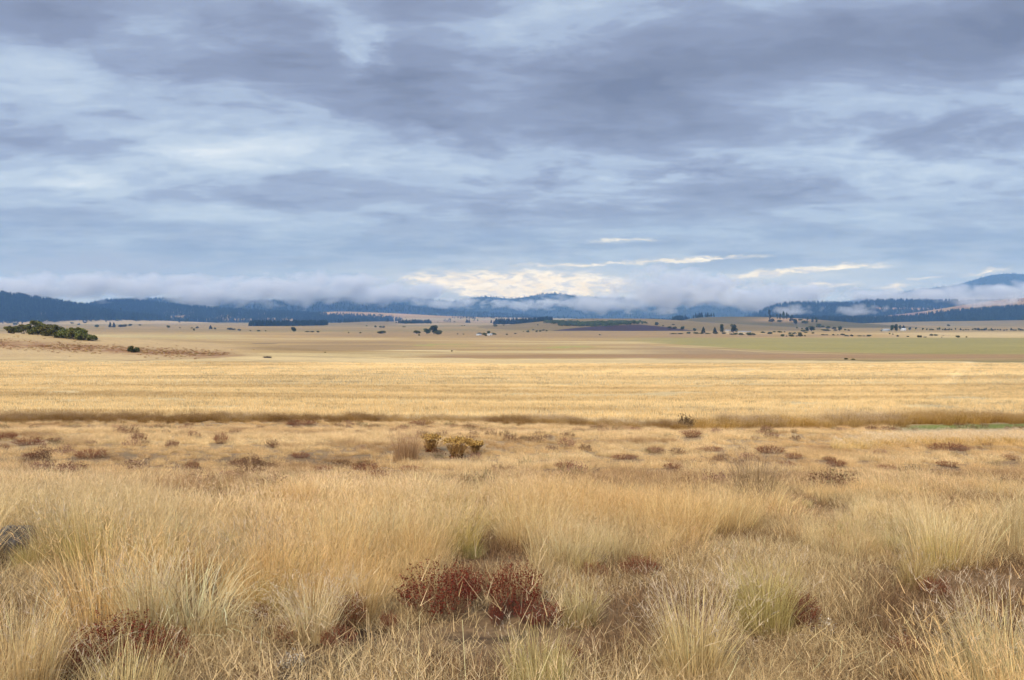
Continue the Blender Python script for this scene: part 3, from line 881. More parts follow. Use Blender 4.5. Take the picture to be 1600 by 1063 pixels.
# bunches of the near meadow
X, D = rand_wedge(4000, 2.4, 13.5)
gapn = fbm(X / 1.0 + 40, D / 1.3 + 3, 3)
sizen = fbm(X / 2.2 + 4, D / 2.0 + 14, 3)
keep = gapn > .525 + .035 * sstep(6.0, 4.8, D) - .065 * sstep(5.4, 7.0, D) + .20 * sstep(8.0, 11.5, D)
keep &= clear_view(X, D, .8) > rng.random(len(X))
X, D, sizen = X[keep], D[keep], sizen[keep]
Z = base_z(X, D)
n = len(X)
sc_ = (.52 + .58 * sstep(.35, .65, sizen)) * rng.uniform(.65, 1.2, n) * (1 - .52 * sstep(5.5, 11.5, D))
which = rng.choice(10, n, p=[.15, .15, .15, .15, .06, .05, .06, .05, .09, .09])
warm = sstep(.34, .66, fbm(X / 1.6 + 60, D / 1.6, 3))[:, None]
tint = (np.array([1.03, .97, .88]) * (1 - warm) + np.array([.99, 1.03, 1.08]) * warm) * rng.uniform(.86, 1.2, (n, 1))
scatter('meadow_grass', c_gold, np.stack([X, D, Z], -1), s3(sc_ * rng.uniform(.8, 1.25, n), sc_), rng.random(n) * 6.28, np.abs(rng.normal(.10, .09, n)), rng.normal(0.1, .9, n),
        which, tint, 'golden dry bunchgrass covering the near meadow', 'grass')

# litter between the bunches
X, D = rand_wedge(7500, 2.2, 14)
keep = (fbm(X / .55 + 31, D / .55, 3) > .455) & ((clear_view(X, D, .3) > .5) | (rng.random(len(X)) < .4))
X, D = X[keep], D[keep]
Z = base_z(X, D); n = len(X)
which = np.where(fbm(X / .9 + 9, D / .9, 3) > .455, rng.integers(0, 3, n), rng.integers(3, 5, n))
scatter('dead_litter', c_lit, np.stack([X, D, Z], -1), s3(rng.uniform(.7, 1.2, n), rng.uniform(.6, 1.3, n)), rng.random(n) * 6.28, rng.random(n) * .15, rng.random(n) * 6.28,
        which, np.ones((n, 3)) * rng.uniform(.75, 1.15, (n, 1)), 'matted dead stalks lying between the grass bunches', 'litter')

# shorter turf: D 6 .. 49, lower with distance from the bunches
X, D = rand_wedge(19000, 6, 49)
keep = (rng.random(len(X)) < .30 + .70 * sstep(8, 13, D)) & (clear_view(X, D, .3) > rng.random(len(X)))
X, D = X[keep], D[keep]
Z = base_z(X, D)
px, row = pxrow(X, D, Z)
keep = row > L_EDGE(px) + 1.5
keep &= ~((row < G_ROW(px) + 13) & (px > 1400))
X, D, Z, px, row = X[keep], D[keep], Z[keep], px[keep], row[keep]
n = len(X)
pz = fbm(X / 5 + 12, D / 3 + 8, 3)
tint = mixc(np.tile(np.array([1.02, .93, .84]), (n, 1)), [1.16, 1.14, 1.12], sstep(.42, .62, pz))
tint = mixc(tint, [.66, .55, .50], .85 * sstep(.55, .67, fbm(X / 2.2, D / 1.6 + 30, 3)))
bright = np.exp(-((row - 687) / 10) ** 2) * sstep(1310, 1420, px)
tint = mixc(tint, [1.36, 1.34, 1.16], bright)
bright2 = np.exp(-((row - 694) / 6) ** 2) * np.exp(-((px - 330) / 150) ** 2)
tint = mixc(tint, [1.26, 1.26, 1.24], bright2)
tint = tint * rng.uniform(.90, 1.22, (n, 1))
sc_ = rng.uniform(.35, .85, n) * (.45 + .9 * pz) * (1.25 - .55 * sstep(8, 18, D)) * (1 + .5 * bright)
scatter('short_turf', c_short, np.stack([X, D, Z], -1), s3(sc_ * 1.3, sc_), rng.random(n) * 6.28, np.abs(rng.normal(.14, .1, n)), rng.normal(0, .7, n),
        rng.integers(0, 4, n), tint, 'short pale dry turf between the near meadow and the field edge', 'grass')

# taller weedy strip along the field edge
K_EDGE = [mesh_np('edge_grass', *bunch(170, .85, .34, .22, .45, ((.42, .27, .10), (.62, .44, .18)), wd=.009, K=3, heads=.4, basal=.3), M_GRASS) for _ in range(3)]
c_edge = kinds_collection('edge_grass', K_EDGE)
n = 2700
px = rng.uniform(-120, 1720, n)
row = L_EDGE(px) + rng.normal(0, 2.0, n) - .5 - 3.2 * sstep(1380, 1440, px)
tall = sstep(1040, 1120, px) * (1 - sstep(1540, 1640, px))
P3 = []
Dg = np.exp(np.linspace(math.log(15), math.log(90), 700))
for a_, b_ in zip(px, row):
    Xg = (a_ - 800) / F * Dg
    rr = HOR - F * (base_z(Xg, Dg) - EYE) / Dg
    i = int(np.argmax(rr <= b_)) if (rr <= b_).any() else len(Dg) - 1
    P3.append((Xg[i], Dg[i]))
P3 = np.array(P3)
X, D = P3[:, 0], P3[:, 1]
Z = base_z(X, D)
dk = fbm(X / 3.5 + 2, D * 0 + 1.5, 3)
tint = mixc(np.tile(np.array([.92, .86, .78]), (n, 1)), [.58, .48, .38], sstep(.42, .60, dk) * (1 - .75 * tall))
tint = mixc(tint, [1.10, .98, .66], tall * .8 * sstep(.35, .55, fbm(X / 2.5 + 22, D * 0 + 4, 3)))
tint = mixc(tint, [.78, .66, .46], .7 * sstep(1380, 1450, px))
sc_ = rng.uniform(.20, .48, n) * (1 + .45 * tall) * (.7 + .8 * fbm(X / 2 + 3, D * 0, 3))
scatter('field_edge_grass', c_edge, np.stack([X, D, Z], -1), s3(sc_, sc_ * .9), rng.random(n) * 6.28, np.abs(rng.normal(.22, .12, n)), rng.normal(0, .5, n),
        rng.integers(0, 3, n), tint * rng.uniform(.85, 1.15, (n, 1)), 'dark weedy grass strip along the near edge of the stubble', 'grass')

# pale wind-laid grass below the green strip
n = 1500
px = rng.uniform(1300, 1740, n)
row = 687 + 12 * rng.random(n) ** 1.3 - 3 * sstep(1300, 1600, px) + 6 * sstep(1420, 1300, px)
P3 = np.array([place(a_, b_, 15, 60, 300) for a_, b_ in zip(px, row)])
kq = rng.random(n) < sstep(1300, 1420, px) + .15
P3 = P3[kq]; n = len(P3)
sc_ = rng.uniform(.16, .26, n)
scatter('pale_grass', c_edge, P3, s3(sc_ * 2.0, sc_), rng.random(n) * 6.28, rng.uniform(.35, .7, n), rng.normal(0.1, .35, n),
        rng.integers(0, 3, n), np.array([1.62, 1.72, 1.80]) * rng.uniform(.9, 1.1, (n, 1)), 'pale bright grass laid over by wind below the green strip at right', 'grass')

# stubble rows
def stub_mesh():
    n = 46
    root = np.stack([rng.uniform(-.55, .55, n), rng.normal(0, .035, n), np.full(n, -.02)], -1)
    c_ = jitcol(n, (.64, .465, .23), (.86, .67, .375))
    return blades(root, rng.random(n) * 6.28, np.abs(rng.normal(.15, .15, n)), rng.normal(.1, .1, n), rng.uniform(.12, .26, n), np.full(n, .012), 1, c_, .7)[:3]


c_stub = kinds_collection('stubble_row', [mesh_np('stubble', *stub_mesh(), M_GRASS) for _ in range(4)])
PTS, AZ, SCL = [], [], []
for (d0, d1, sp, seg, sc0) in ((40, 105, .62, 1.15, 1.0), (105, 215, 1.5, 2.3, 1.35)):
    ang = R(7)
    ca, sa = math.cos(ang), math.sin(ang)
    Rm = d1 * 1.3
    u = np.arange(-Rm, Rm, seg); v = np.arange(-Rm, Rm, sp)
    U, Vv = np.meshgrid(u, v)
    U = U.ravel() + rng.uniform(-.2, .2, U.size); Vv = Vv.ravel() + rng.normal(0, .03, Vv.size)
    X, D = U * ca - Vv * sa, U * sa + Vv * ca
    kq = (D > d0) & (D < d1) & (np.abs(X) < .72 * D)
    X, D = X[kq], D[kq]
    Z = base_z(X, D)
    px, row = pxrow(X, D, Z)
    kq = (row < L_EDGE(px) - 4) & (row > L_STUB(px) + 2)
    kq &= fbm(X / 8 + 5, D / 5, 3) > .30
    X, D, Z = X[kq], D[kq], Z[kq]
    PTS.append(np.stack([X, D, Z], -1)); AZ.append(np.full(len(X), ang)); SCL.append(np.tile([seg / 1.1, sc0, sc0], (len(X), 1)))
PTS, AZ, SCL = np.concatenate(PTS), np.concatenate(AZ), np.concatenate(SCL)
n = len(PTS)
big = fbm(PTS[:, 0] / 38, (PTS[:, 1] + 5 * np.sin(PTS[:, 0] / 24 + .6)) / 5.0, 4)
fin = fbm(PTS[:, 0] / 30 + 9, (PTS[:, 1] - .12 * PTS[:, 0]) / 1.3, 3)
tint = mixc(np.tile(np.array([1.08, 1.02, .93]), (n, 1)), [.66, .58, .48], .75 * sstep(.50, .68, big))
tint = mixc(tint, [1.18, 1.16, 1.10], .8 * sstep(.44, .34, big))
tint = mixc(tint, tint * .66, .45 * sstep(.56, .68, fin))
tint = tint * (1 + .12 * sstep(105, 150, PTS[:, 1]))[:, None] * rng.uniform(.88, 1.08, (n, 1)) * np.where(rng.random((n, 1)) < .10, rng.uniform(.35, .7, (n, 1)), 1.0)
scatter('stubble', c_stub, PTS, SCL, AZ, rng.random(n) * .08, rng.random(n) * 6.28, rng.integers(0, 4, n), tint, 'pale cut straw stubble standing in rows across the field', 'stubble')


# ------------------------------------------------------------------ trees and bushes
def crown_mesh(kind, N, size):
    """unit crown: height about 1, width about 1, base at 0"""
    if kind == 'conifer':
        u = rng.random(N) ** .8
        z = .10 + .90 * u
        r = .5 * (1 - u) ** .8 * (.55 + .6 * rng.random(N)) * (1 + .22 * np.sin(u * 44 + rng.random() * 6)) + .01
        a = rng.random(N) * 6.28
        lump = 1 + .3 * np.sin(a * 3 + u * 9)
        cen = np.stack([r * lump * np.cos(a), r * lump * np.sin(a), z - .12 * r], -1)
        col = jitcol(N, (.014, .025, .018), (.034, .050, .030), .25)
        sz = size * (1.15 - .6 * u)
        return leaves(cen, sz, col, 1.7)
    nl = {'shrub': 9, 'thicket': 14, 'broadleaf': 12, 'pine': 9}[kind]
    lob = []
    for i in range(nl):
        a = rng.random() * 6.28; rr = .30 * math.sqrt(rng.random())
        if kind == 'shrub':
            lob.append((rr * 1.15 * math.cos(a), rr * 1.15 * math.sin(a), rng.uniform(.22, .66) * (1 - rr), rng.uniform(.16, .27)))
        elif kind == 'thicket':
            lob.append((rr * 1.25 * math.cos(a), rr * 1.25 * math.sin(a), rng.uniform(.15, .80) * (1.05 - rr), rng.uniform(.11, .20)))
        elif kind == 'broadleaf':
            lob.append((rr * math.cos(a), rr * math.sin(a), rng.uniform(.30, .84), rng.uniform(.15, .24)))
        else:
            zz = rng.uniform(.36, .92); q = .34 * (1.15 - zz) + .1
            lob.append((q * math.cos(a) * .8, q * math.sin(a) * .8, zz, rng.uniform(.10, .19)))
    lob = np.array(lob)
    pick = rng.integers(0, nl, N)
    d = rng.normal(size=(N, 3)); d /= np.linalg.norm(d, axis=1)[:, None]
    rad = (.45 + .6 * rng.random(N) ** .6)
    cen = lob[pick, :3] + d * (lob[pick, 3] * rad)[:, None] * np.array([1.05, 1.05, .9])
    cen[:, 2] = np.abs(cen[:, 2])
    lobc = rng.uniform(.75, 1.3, nl)[pick][:, None]
    pal = {'shrub': ((.060, .072, .022), (.15, .145, .05)), 'thicket': ((.080, .092, .024), (.22, .21, .07)), 'broadleaf': ((.038, .060, .026), (.085, .105, .045)), 'pine': ((.026, .040, .022), (.060, .078, .04))}[kind]
    col = jitcol(N, *pal, s=.25) * lobc
    return leaves(cen, size * rng.uniform(.6, 1.4, N), col, 1.4)


def tube(p0, p1, r0, r1, k=6):
    p0, p1 = np.array(p0, float), np.array(p1, float)
    d = p1 - p0; d /= np.linalg.norm(d)
    a = np.cross(d, [0.3, .9, .1]); a /= np.linalg.norm(a); b = np.cross(d, a)
    th = np.arange(k) * 2 * np.pi / k
    ringv = np.cos(th)[:, None] * a + np.sin(th)[:, None] * b
    V = np.concatenate([p0 + ringv * r0, p1 + ringv * r1])
    i = np.arange(k); j = (i + 1) % k
    return V, np.stack([i, j, j + k, i + k], -1), np.tile([.08, .06, .045], (2 * k, 1))


def trunk_mesh(kind):
    P = []
    if kind in ('shrub', 'thicket'):
        for q in range(7):
            a = rng.random() * 6.28
            P.append(tube((.04 * math.cos(a), .04 * math.sin(a), -.05), (.28 * math.cos(a), .28 * math.sin(a), rng.uniform(.4, .6)), .018, .006, 5))
    elif kind == 'broadleaf':
        P.append(tube((0, 0, -.05), (.01, .01, .42), .04, .026, 8))
        for q in range(6):
            a = q * 1.05 + rng.random() * .5
            P.append(tube((.01, .01, .25 + .03 * q), (.26 * math.cos(a), .26 * math.sin(a), .55 + .05 * q), .018, .005, 5))
    else:
        P.append(tube((0, 0, -.05), (0, 0, .96), .028, .004, 7))
        for q in range(8):
            a = q * 2.4; zz = .25 + .08 * q
            P.append(tube((0, 0, zz), (.3 * (1.1 - zz) * math.cos(a), .3 * (1.1 - zz) * math.sin(a), zz + .03), .008, .003, 4))
    return join(P)


PROTO = {}
for kd, N, sz in (('thicket', 2600, .055), ('shrub', 1500, .075), ('broadleaf', 1300, .075), ('conifer', 800, .10), ('pine', 900, .085)):
    PROTO[kd] = [(mesh_np(kd + '_crown', *crown_mesh(kd, N, sz), M_FOL), mesh_np(kd + '_trunk', *trunk_mesh(kd), None, M_BARK)) for _ in range(3)]
for kd in PROTO:
    for cm, tm in PROTO[kd]:
        tm.materials.clear(); tm.materials.append(M_BARK)
NAMES = {'thicket': 'bush', 'shrub': 'bush', 'broadleaf': 'tree', 'conifer': 'conifer_tree', 'pine': 'pine_tree'}
PARTS = {'thicket': ('foliage', 'stems'), 'shrub': ('foliage', 'stems'), 'broadleaf': ('crown', 'trunk'), 'conifer': ('crown', 'trunk'), 'pine': ('crown', 'trunk')}
FIRST = {}
ORD = ['first', 'second', 'third', 'fourth', 'fifth', 'sixth', 'seventh', 'eighth', 'ninth', 'tenth', 'eleventh', 'twelfth', 'thirteenth', 'fourteenth', 'fifteenth',
       'sixteenth', 'seventeenth', 'eighteenth', 'nineteenth', 'twentieth', 'twenty-first', 'twenty-second', 'twenty-third', 'twenty-fourth', 'twenty-fifth', 'twenty-sixth', 'twenty-seventh', 'twenty-eighth', 'twenty-ninth', 'thirtieth',
       'thirty-first', 'thirty-second', 'thirty-third', 'thirty-fourth', 'thirty-fifth', 'thirty-sixth', 'thirty-seventh', 'thirty-eighth', 'thirty-ninth', 'fortieth']


def plant_tree(kd, px, row, h, wd, label, group=None, d0=100, d1=9000, sink=0.0):
    X, D, z = place(px, row, d0, d1)
    H, Wd = h / F * D, wd / F * D
    var = random.randrange(3)
    if (kd, var) not in FIRST:
        r = empty(NAMES[kd], (0, 0, 0))
        cm, tm = PROTO[kd][var]
        link(PARTS[kd][0], cm, r); link(PARTS[kd][1], tm, r)
        FIRST[(kd, var)] = r
    else:
        src = FIRST[(kd, var)]
        r = src.copy(); COL.objects.link(r)
        for k_ in ('label', 'group'):
            if k_ in r: del r[k_]
        for ch in src.children:
            c_ = ch.copy(); c_.parent = r; COL.objects.link(c_)
    r.location = (X, D, z - sink * H)
    r.rotation_euler = (0, 0, random.random() * 6.28)
    r.scale = (Wd, Wd, H * 1.04)
    tag(r, label, {'thicket': 'bush', 'shrub': 'bush', 'broadleaf': 'tree', 'conifer': 'tree', 'pine': 'tree'}[kd], group)
    return r


S, B, C_, P_ = 'shrub', 'broadleaf', 'conifer', 'pine'
CLUSTERS = [
    # (where, group, d0, list of (kind, px, base row, h px, w px[, own label]))
    ('in the green thicket on the low rise at left', 'bushes of the green thicket on the low rise', 120,
     [(S, 20, 521, 13, 24), (S, 37, 523, 16, 27), (S, 57, 525, 22, 29), (S, 73, 527, 18, 26), (S, 90, 529.5, 20, 26), (S, 104, 531, 15, 22), (S, 117, 532.5, 20, 28), (S, 132, 534, 16, 24), (S, 144, 535, 10, 15)]),
    ('along the foot of the leftmost wooded hill', 'small trees below the leftmost hill', 1500,
     [(S, 22, 508, 5, 9), (S, 45, 509, 4, 10), (S, 112, 506, 3, 6), (S, 124, 508, 3, 6), (S, 133, 505, 3, 6), (S, 151, 511.5, 6, 8), (C_, 172, 512, 9, 4), (C_, 178, 512, 8, 5), (S, 188, 511.5, 5, 12), (S, 183, 502, 4, 6), (S, 196, 511, 5, 9), (S, 203, 509.5, 5, 6), (S, 219, 509, 2.5, 5)]),
    ('on the plain below the second hill', 'scattered bushes on the golden plain at left', 600,
     [(S, 262, 512.5, 5, 7), (S, 281, 513, 2, 3), (S, 300, 513.5, 2.2, 4), (B, 303, 517.5, 4, 3.6), (S, 308, 513.5, 4, 5), (C_, 329, 514.5, 6, 5), (S, 336, 515, 4, 4), (S, 359, 515.5, 4.5, 11), (S, 366, 516, 3.2, 7), (S, 374, 517, 3.5, 6), (S, 391, 517.5, 2, 3), (S, 404, 518, 3.2, 7), (S, 415, 518, 2, 3)]),
    ('between golden plain and grey rise', 'small bushes along the middle of the plain', 600,
     [(S, 480, 519.3, 2.2, 8), (S, 488, 519.5, 2.4, 7), (S, 496, 519.8, 3.2, 6), (S, 545, 520.6, 2, 3), (S, 563, 521, 2.2, 4), (S, 715, 522.7, 2, 2.4), (S, 724, 523, 2, 3), (S, 792, 523.5, 3, 4)]),
    ('on the grey green rise mid valley', 'bushes on the grey green rise', 1800,
     [(S, 573, 510, 2, 3), (S, 586, 512, 4, 5), (S, 595, 512.4, 4, 6), (S, 600, 512.6, 4, 6), (S, 631, 511.5, 2, 6), (S, 722, 509.6, 2, 2), (S, 726, 509.6, 2, 2), (S, 773, 510.5, 4.6, 9), (C_, 772, 507.5, 6, 4), (S, 787, 508.8, 2, 3), (S, 840, 508.6, 2, 2)]),
    ('on the tan slope under the misty ridge', 'blue conifers on the tan slope', 3600,
     [(C_, 606, 505.5, 5.4, 5), (C_, 733, 505.5, 5.5, 3.6), (C_, 729.5, 505.5, 6, 4), (C_, 767.5, 505, 5, 3), (S, 698, 502.8, 1.6, 3), (S, 703, 503.6, 1.8, 3), (S, 710, 503.4, 1.8, 4), (S, 684, 505.3, 1.6, 2), (C_, 567, 497, 4.5, 3), (C_, 572, 497.5, 4.5, 3), (C_, 584, 494.5, 4, 3), (C_, 500, 492.5, 4, 3)]),
    ('among the dark bushes around the white sheds', 'dark bushes around the white sheds', 700,
     [(S, 749, 523.2, 4, 9), (S, 757, 524, 5, 8), (B, 763, 523, 5.5, 8), (S, 770, 523.3, 4, 8), (S, 760, 525.3, 2.6, 5), (S, 774, 523.4, 3, 5)]),
    ('on the bare left shoulder of the flat hill', 'small bushes on the left shoulder of the flat hill', 1200,
     [(S, 805, 522, 2, 5), (S, 818, 518.6, 1.6, 2), (S, 825, 519.5, 4, 5), (S, 833, 516.5, 2.2, 4), (S, 839, 519, 3.4, 5), (S, 844, 518.6, 3.6, 5), (S, 849, 517, 3, 5), (S, 854, 518, 3, 4), (S, 841, 508.4, 1.6, 2), (S, 937, 524, 2, 4)]),
    ('on the tan top of the flat hill', 'dots of bush on the tan top of the flat hill', 1800,
     [(S, 888, 500.6, 1.8, 2.6), (S, 894, 500.7, 1.8, 3), (S, 927, 499.6, 1.8, 2.6)]),
    ('beside the dark ploughed field', 'bushes right of the dark ploughed field', 1300,
     [(S, 1010.5, 506, 4, 3), (B, 1026, 509, 5.4, 9), (S, 1046, 513.4, 4.2, 8), (S, 1054, 514, 4.2, 8), (S, 1052, 508, 2, 6), (S, 1036, 510, 2, 4), (B, 1066, 516, 5.6, 8), (B, 1085, 518, 5.2, 6.5), (C_, 1099, 520.5, 9.5, 6)]),
    ('in the hedge below the cream farm', 'hedge bushes below the cream farm buildings', 900,
     [(S, 1052, 522.3, 2.2, 12), (S, 1064, 522.3, 2.2, 10), (S, 1077, 521.8, 4, 9), (S, 1088, 521.8, 4, 9), (S, 1096, 522, 2.6, 8), (S, 1106, 522, 2.2, 10), (S, 1118, 522, 3.2, 9), (S, 1131, 522, 3.6, 8), (S, 1143, 523.2, 2.6, 8), (S, 1150, 523.4, 4, 8), (S, 1158, 523.6, 4.6, 9), (S, 1171, 524.2, 6.5, 10), (S, 1177, 524, 4, 8)]),
    ('on the wooded shoulder of the olive knoll', 'trees on the shoulder of the olive knoll', 1900,
     [(P_, 1202, 502.5, 17, 6.5), (S, 1206, 503, 6, 10), (P_, 1214, 500.5, 9, 3.5), (P_, 1219.5, 501, 10, 5), (P_, 1224.5, 501, 13, 6.5), (P_, 1230, 501, 11, 5), (S, 1218, 503.4, 4.4, 9), (P_, 1237, 504.5, 11, 8), (B, 1243, 508, 9, 8), (S, 1258, 505.5, 5.4, 12), (P_, 1262, 503, 7, 3.2), (P_, 1269, 505, 7.4, 6), (P_, 1275, 505.5, 8.4, 6), (S, 1250, 501, 4, 8), (S, 1280, 509, 4.6, 9), (S, 1286, 511.6, 4, 7)]),
    ('in the green trees at the foot of the knoll', 'green trees at the foot of the knoll', 1500,
     [(B, 1268, 517.6, 8, 12), (B, 1261, 518.4, 7, 8), (S, 1255, 518.6, 4, 8), (S, 1279, 511.8, 5.6, 8), (S, 1294, 513.6, 5.6, 9), (S, 1303, 514.4, 5, 7), (B, 1312, 517.4, 7, 10), (S, 1291, 517.2, 4, 14), (S, 1305, 517.2, 3, 6), (S, 1320, 516.6, 3, 5), (S, 1325.5, 517, 2.6, 5), (S, 1245, 513.5, 3, 3.4), (S, 1253, 514.4, 2.2, 3.4)]),
    ('in the band of bushes along the tan strip', 'bushes along the tan strip at right', 700,
     [(S, 1203, 522, 4.6, 10), (S, 1192, 520.5, 3.4, 8), (S, 1210, 519.5, 2.6, 5), (S, 1218, 520, 3.2, 8), (S, 1226, 519.6, 2.4, 3), (S, 1222.5, 526, 5.4, 7.4), (S, 1229, 526, 2.4, 2.4), (S, 1234, 522.3, 4, 6), (S, 1241, 522.3, 3.4, 7), (S, 1250, 522.4, 4.2, 8), (S, 1237, 526, 5, 9), (S, 1250, 526, 5, 9), (S, 1244.6, 526, 2, 3), (S, 1258, 526, 3, 3), (S, 1270, 521.6, 3, 5), (S, 1260, 520.4, 2, 8),
      (S, 1286, 524, 2.4, 8), (S, 1292, 524, 2, 6), (S, 1302, 524.2, 3, 4), (S, 1309, 524, 2, 2.4), (S, 1317, 524, 3, 8), (S, 1323, 525.8, 3.2, 8), (S, 1331, 526, 3.6, 5.4), (S, 1344, 525.8, 2, 9), (S, 1357, 526, 4, 8), (S, 1350, 525.8, 2, 5), (S, 1390, 522.4, 2.6, 2.8), (S, 1395, 523, 2.2, 3)]),
    ('on the tan strip below the white farmhouse', 'bushes on the tan strip below the white farmhouse', 700,
     [(S, 1402, 526.4, 3.2, 5.4), (S, 1418.5, 526.6, 2.4, 5.4), (S, 1434.5, 527.6, 4.4, 7), (S, 1439, 527.6, 4.2, 6), (S, 1446, 527.6, 1.8, 6), (S, 1456, 525, 3.8, 7), (S, 1462, 525, 3.2, 7), (S, 1471.5, 527.6, 1.8, 2), (S, 1473.5, 525, 1.4, 1.6), (S, 1497, 527.6, 4.8, 7.4), (S, 1510, 527.6, 2.6, 3.4)]),
    ('by the white farmhouse and its grey barn', 'farmyard trees by the white farmhouse', 1300,
     [(B, 1393.5, 518.2, 10, 7), (B, 1400, 518.4, 11.5, 8), (P_, 1406, 517, 8, 5), (C_, 1412, 514.6, 6, 5), (B, 1421.5, 516.4, 4.4, 5.4), (S, 1377, 518, 2, 3)]),
]
for where, grp, d0, items in CLUSTERS:
    cnt = {}
    items = sorted(items, key=lambda q: q[1])
    for it in items:
        kd, px, row, h, wd = it
        i = cnt.get(kd, 0); cnt[kd] = i + 1
        noun = {S: 'dark bush', B: 'rounded dark tree', C_: 'pointed conifer', P_: 'tall dark pine'}[kd]
        if d0 == 120: noun, kd = 'olive green bush', 'thicket'
        nk = sum(1 for q in items if q[0] == kd)
        if nk == 1:
            lab = 'only %s %s' % (noun, where)
        else:
            lab = '%s %s, %s from left' % (noun, where, ORD[i])
        plant_tree(kd, px, row - (2 if d0 == 120 else 0), h * (1.2 if d0 == 120 else 1), wd * (1.1 if d0 == 120 else 1), lab, grp, d0, 330 if d0 == 120 else 9000)
SINGLES = [
    (S, 206, 551, 13, 13, 'twiggy dark shrub standing alone below the green thicket, its left half', 120), (S, 213, 551, 12, 11, 'twiggy dark shrub standing alone below the green thicket, its right half', 120),
    (S, 161, 534, 4, 6, 'tiny round bush just right of the green thicket', 350), (S, 221, 534.4, 4, 6, 'tiny round bush above the lone twiggy shrub', 350),
    (B, 459, 519.5, 8, 9, 'lone round dark tree on the edge of the golden plain', 700),
    (S, 596, 521.5, 5.4, 15, 'wide low dark bush left of the big green tree clump', 700),
    (S, 651, 521.5, 6.4, 12, 'rounded bush close left of the big green tree clump', 700), (S, 655, 524.6, 3.2, 3.6, 'tiny bush in front of the big green tree clump', 700),
    (B, 667, 522.4, 9, 15, 'spreading left part tree of the big green clump mid plain', 700), (B, 678, 522.4, 13.5, 17, 'tallest tree of the big green clump mid plain', 700), (S, 685, 523, 8.5, 14, 'low dark bush at the right of the big green clump', 700),
    (B, 1128, 521, 14, 10, 'left of the two big dark trees beside the cream farm buildings', 900), (B, 1146, 521, 14.5, 13, 'right of the two big dark trees beside the cream farm buildings', 900),
    (C_, 1117, 521, 9.5, 6, 'thin grey tree left of the two big dark trees', 900),
    (S, 1482, 510, 3.8, 5, 'single dark bush alone on the grey pasture slope', 2000),
    (S, 706, 549.5, 2.4, 3.4, 'single dark weed clump on the brown strip mid plain', 200), (S, 508, 551.4, 2, 3, 'tiny dark weed clump on the tan strip left of centre', 200),
    (S, 1322, 562, 3.4, 8, 'left of two low brown weed clumps at the stubble far edge', 150), (S, 1333, 562.4, 2.6, 7, 'right of two low brown weed clumps at the stubble far edge', 150),
]
for kd, px, row, h, wd, lab, d0 in SINGLES:
    plant_tree(kd, px, row, h, wd, lab, None, d0)
for px in (1431, 1442, 1448, 1453, 1456, 1458, 1465, 1468, 1473, 1477, 1482, 1484, 1487, 1493, 1501, 1505, 1509, 1513, 1520, 1524, 1528, 1530, 1533, 1535, 1538, 1541, 1545, 1549, 1551, 1555, 1559, 1563, 1569, 1573, 1580, 1583, 1587, 1592, 1595, 1598):
    plant_tree(random.choice((S, B, B, C_)), px, 516 + (px - 1430) / 165 * .8 + random.uniform(-.4, .5), random.uniform(2.2, 4.4), random.uniform(2.4, 4.6), 'small dark tree in the straight planted row on the far right plain', 'row of small trees on the far right plain', 1200)

# dense low wood on the flat hill and the far woods: read as one mass
c_for = kinds_collection('forest_tree', [])
for i in range(4):
    cv, cf, cc = crown_mesh('conifer', 150, .16)
    me = mesh_np('forest_conifer', cv, cf, cc, M_FOREST)
    c_for.objects.link(bpy.data.objects.new('forest_tree_%02d' % i, me))
for i in range(2):
    cv, cf, cc = crown_mesh('broadleaf', 150, .16)
    me = mesh_np('forest_leafy', cv, cf, cc * 1.2, M_FOREST)
    c_for.objects.link(bpy.data.objects.new('forest_tree_%02d' % (i + 4), me))


def forest(hname, n, mask, hgt, label, wr=.5, leafy=0.0, name='forest', drange=None):
    h = HILLS[hname]
    lo, hi = drange or (h.D0 - h.wf, h.D0 + h.wb * .25)
    X = rng.uniform(h.x[0], h.x[-1], n); D = rng.uniform(lo, hi, n)
    Z = h.h(X, D); zb = base_z(X, D)
    px, row = pxrow(X, D, np.maximum(Z, zb))
    kq = mask(px, row, X, D) > rng.random(n)
    if drange is None:
        kq &= Z > zb + .2
    X, D, Z = X[kq], D[kq], np.maximum(Z, zb)[kq]
    n = len(X)
    H = rng.uniform(.45, 1.2, n) * hgt
    idx = np.where(rng.random(n) < leafy, rng.integers(4, 6, n), rng.integers(0, 4, n))
    wq = H * rng.uniform(.7, 1.2, n) * np.where(idx > 3, .9, wr * .8)
    return scatter(name, c_for, np.stack([X, D, Z - .3], -1), s3(wq, H), rng.random(n) * 6.28, np.zeros(n), np.zeros(n), idx,
                   np.ones((n, 3)) * rng.uniform(.7, 1.3, (n, 1)), label, 'forest')


def m_left(px, row, X, D):
    f = 1 - sstep(499.5, 502.5, row) * sstep(30, 110, px) * .97
    f = f * (1 - sstep(503, 505, row) * .85)
    f = f * (1 - .9 * np.exp(-((row - 491.5) / 2.5) ** 2 - ((px - 85) / 45) ** 2) * sstep(.42, .6, fbm(X / 40, D / 60, 3)))
    return f


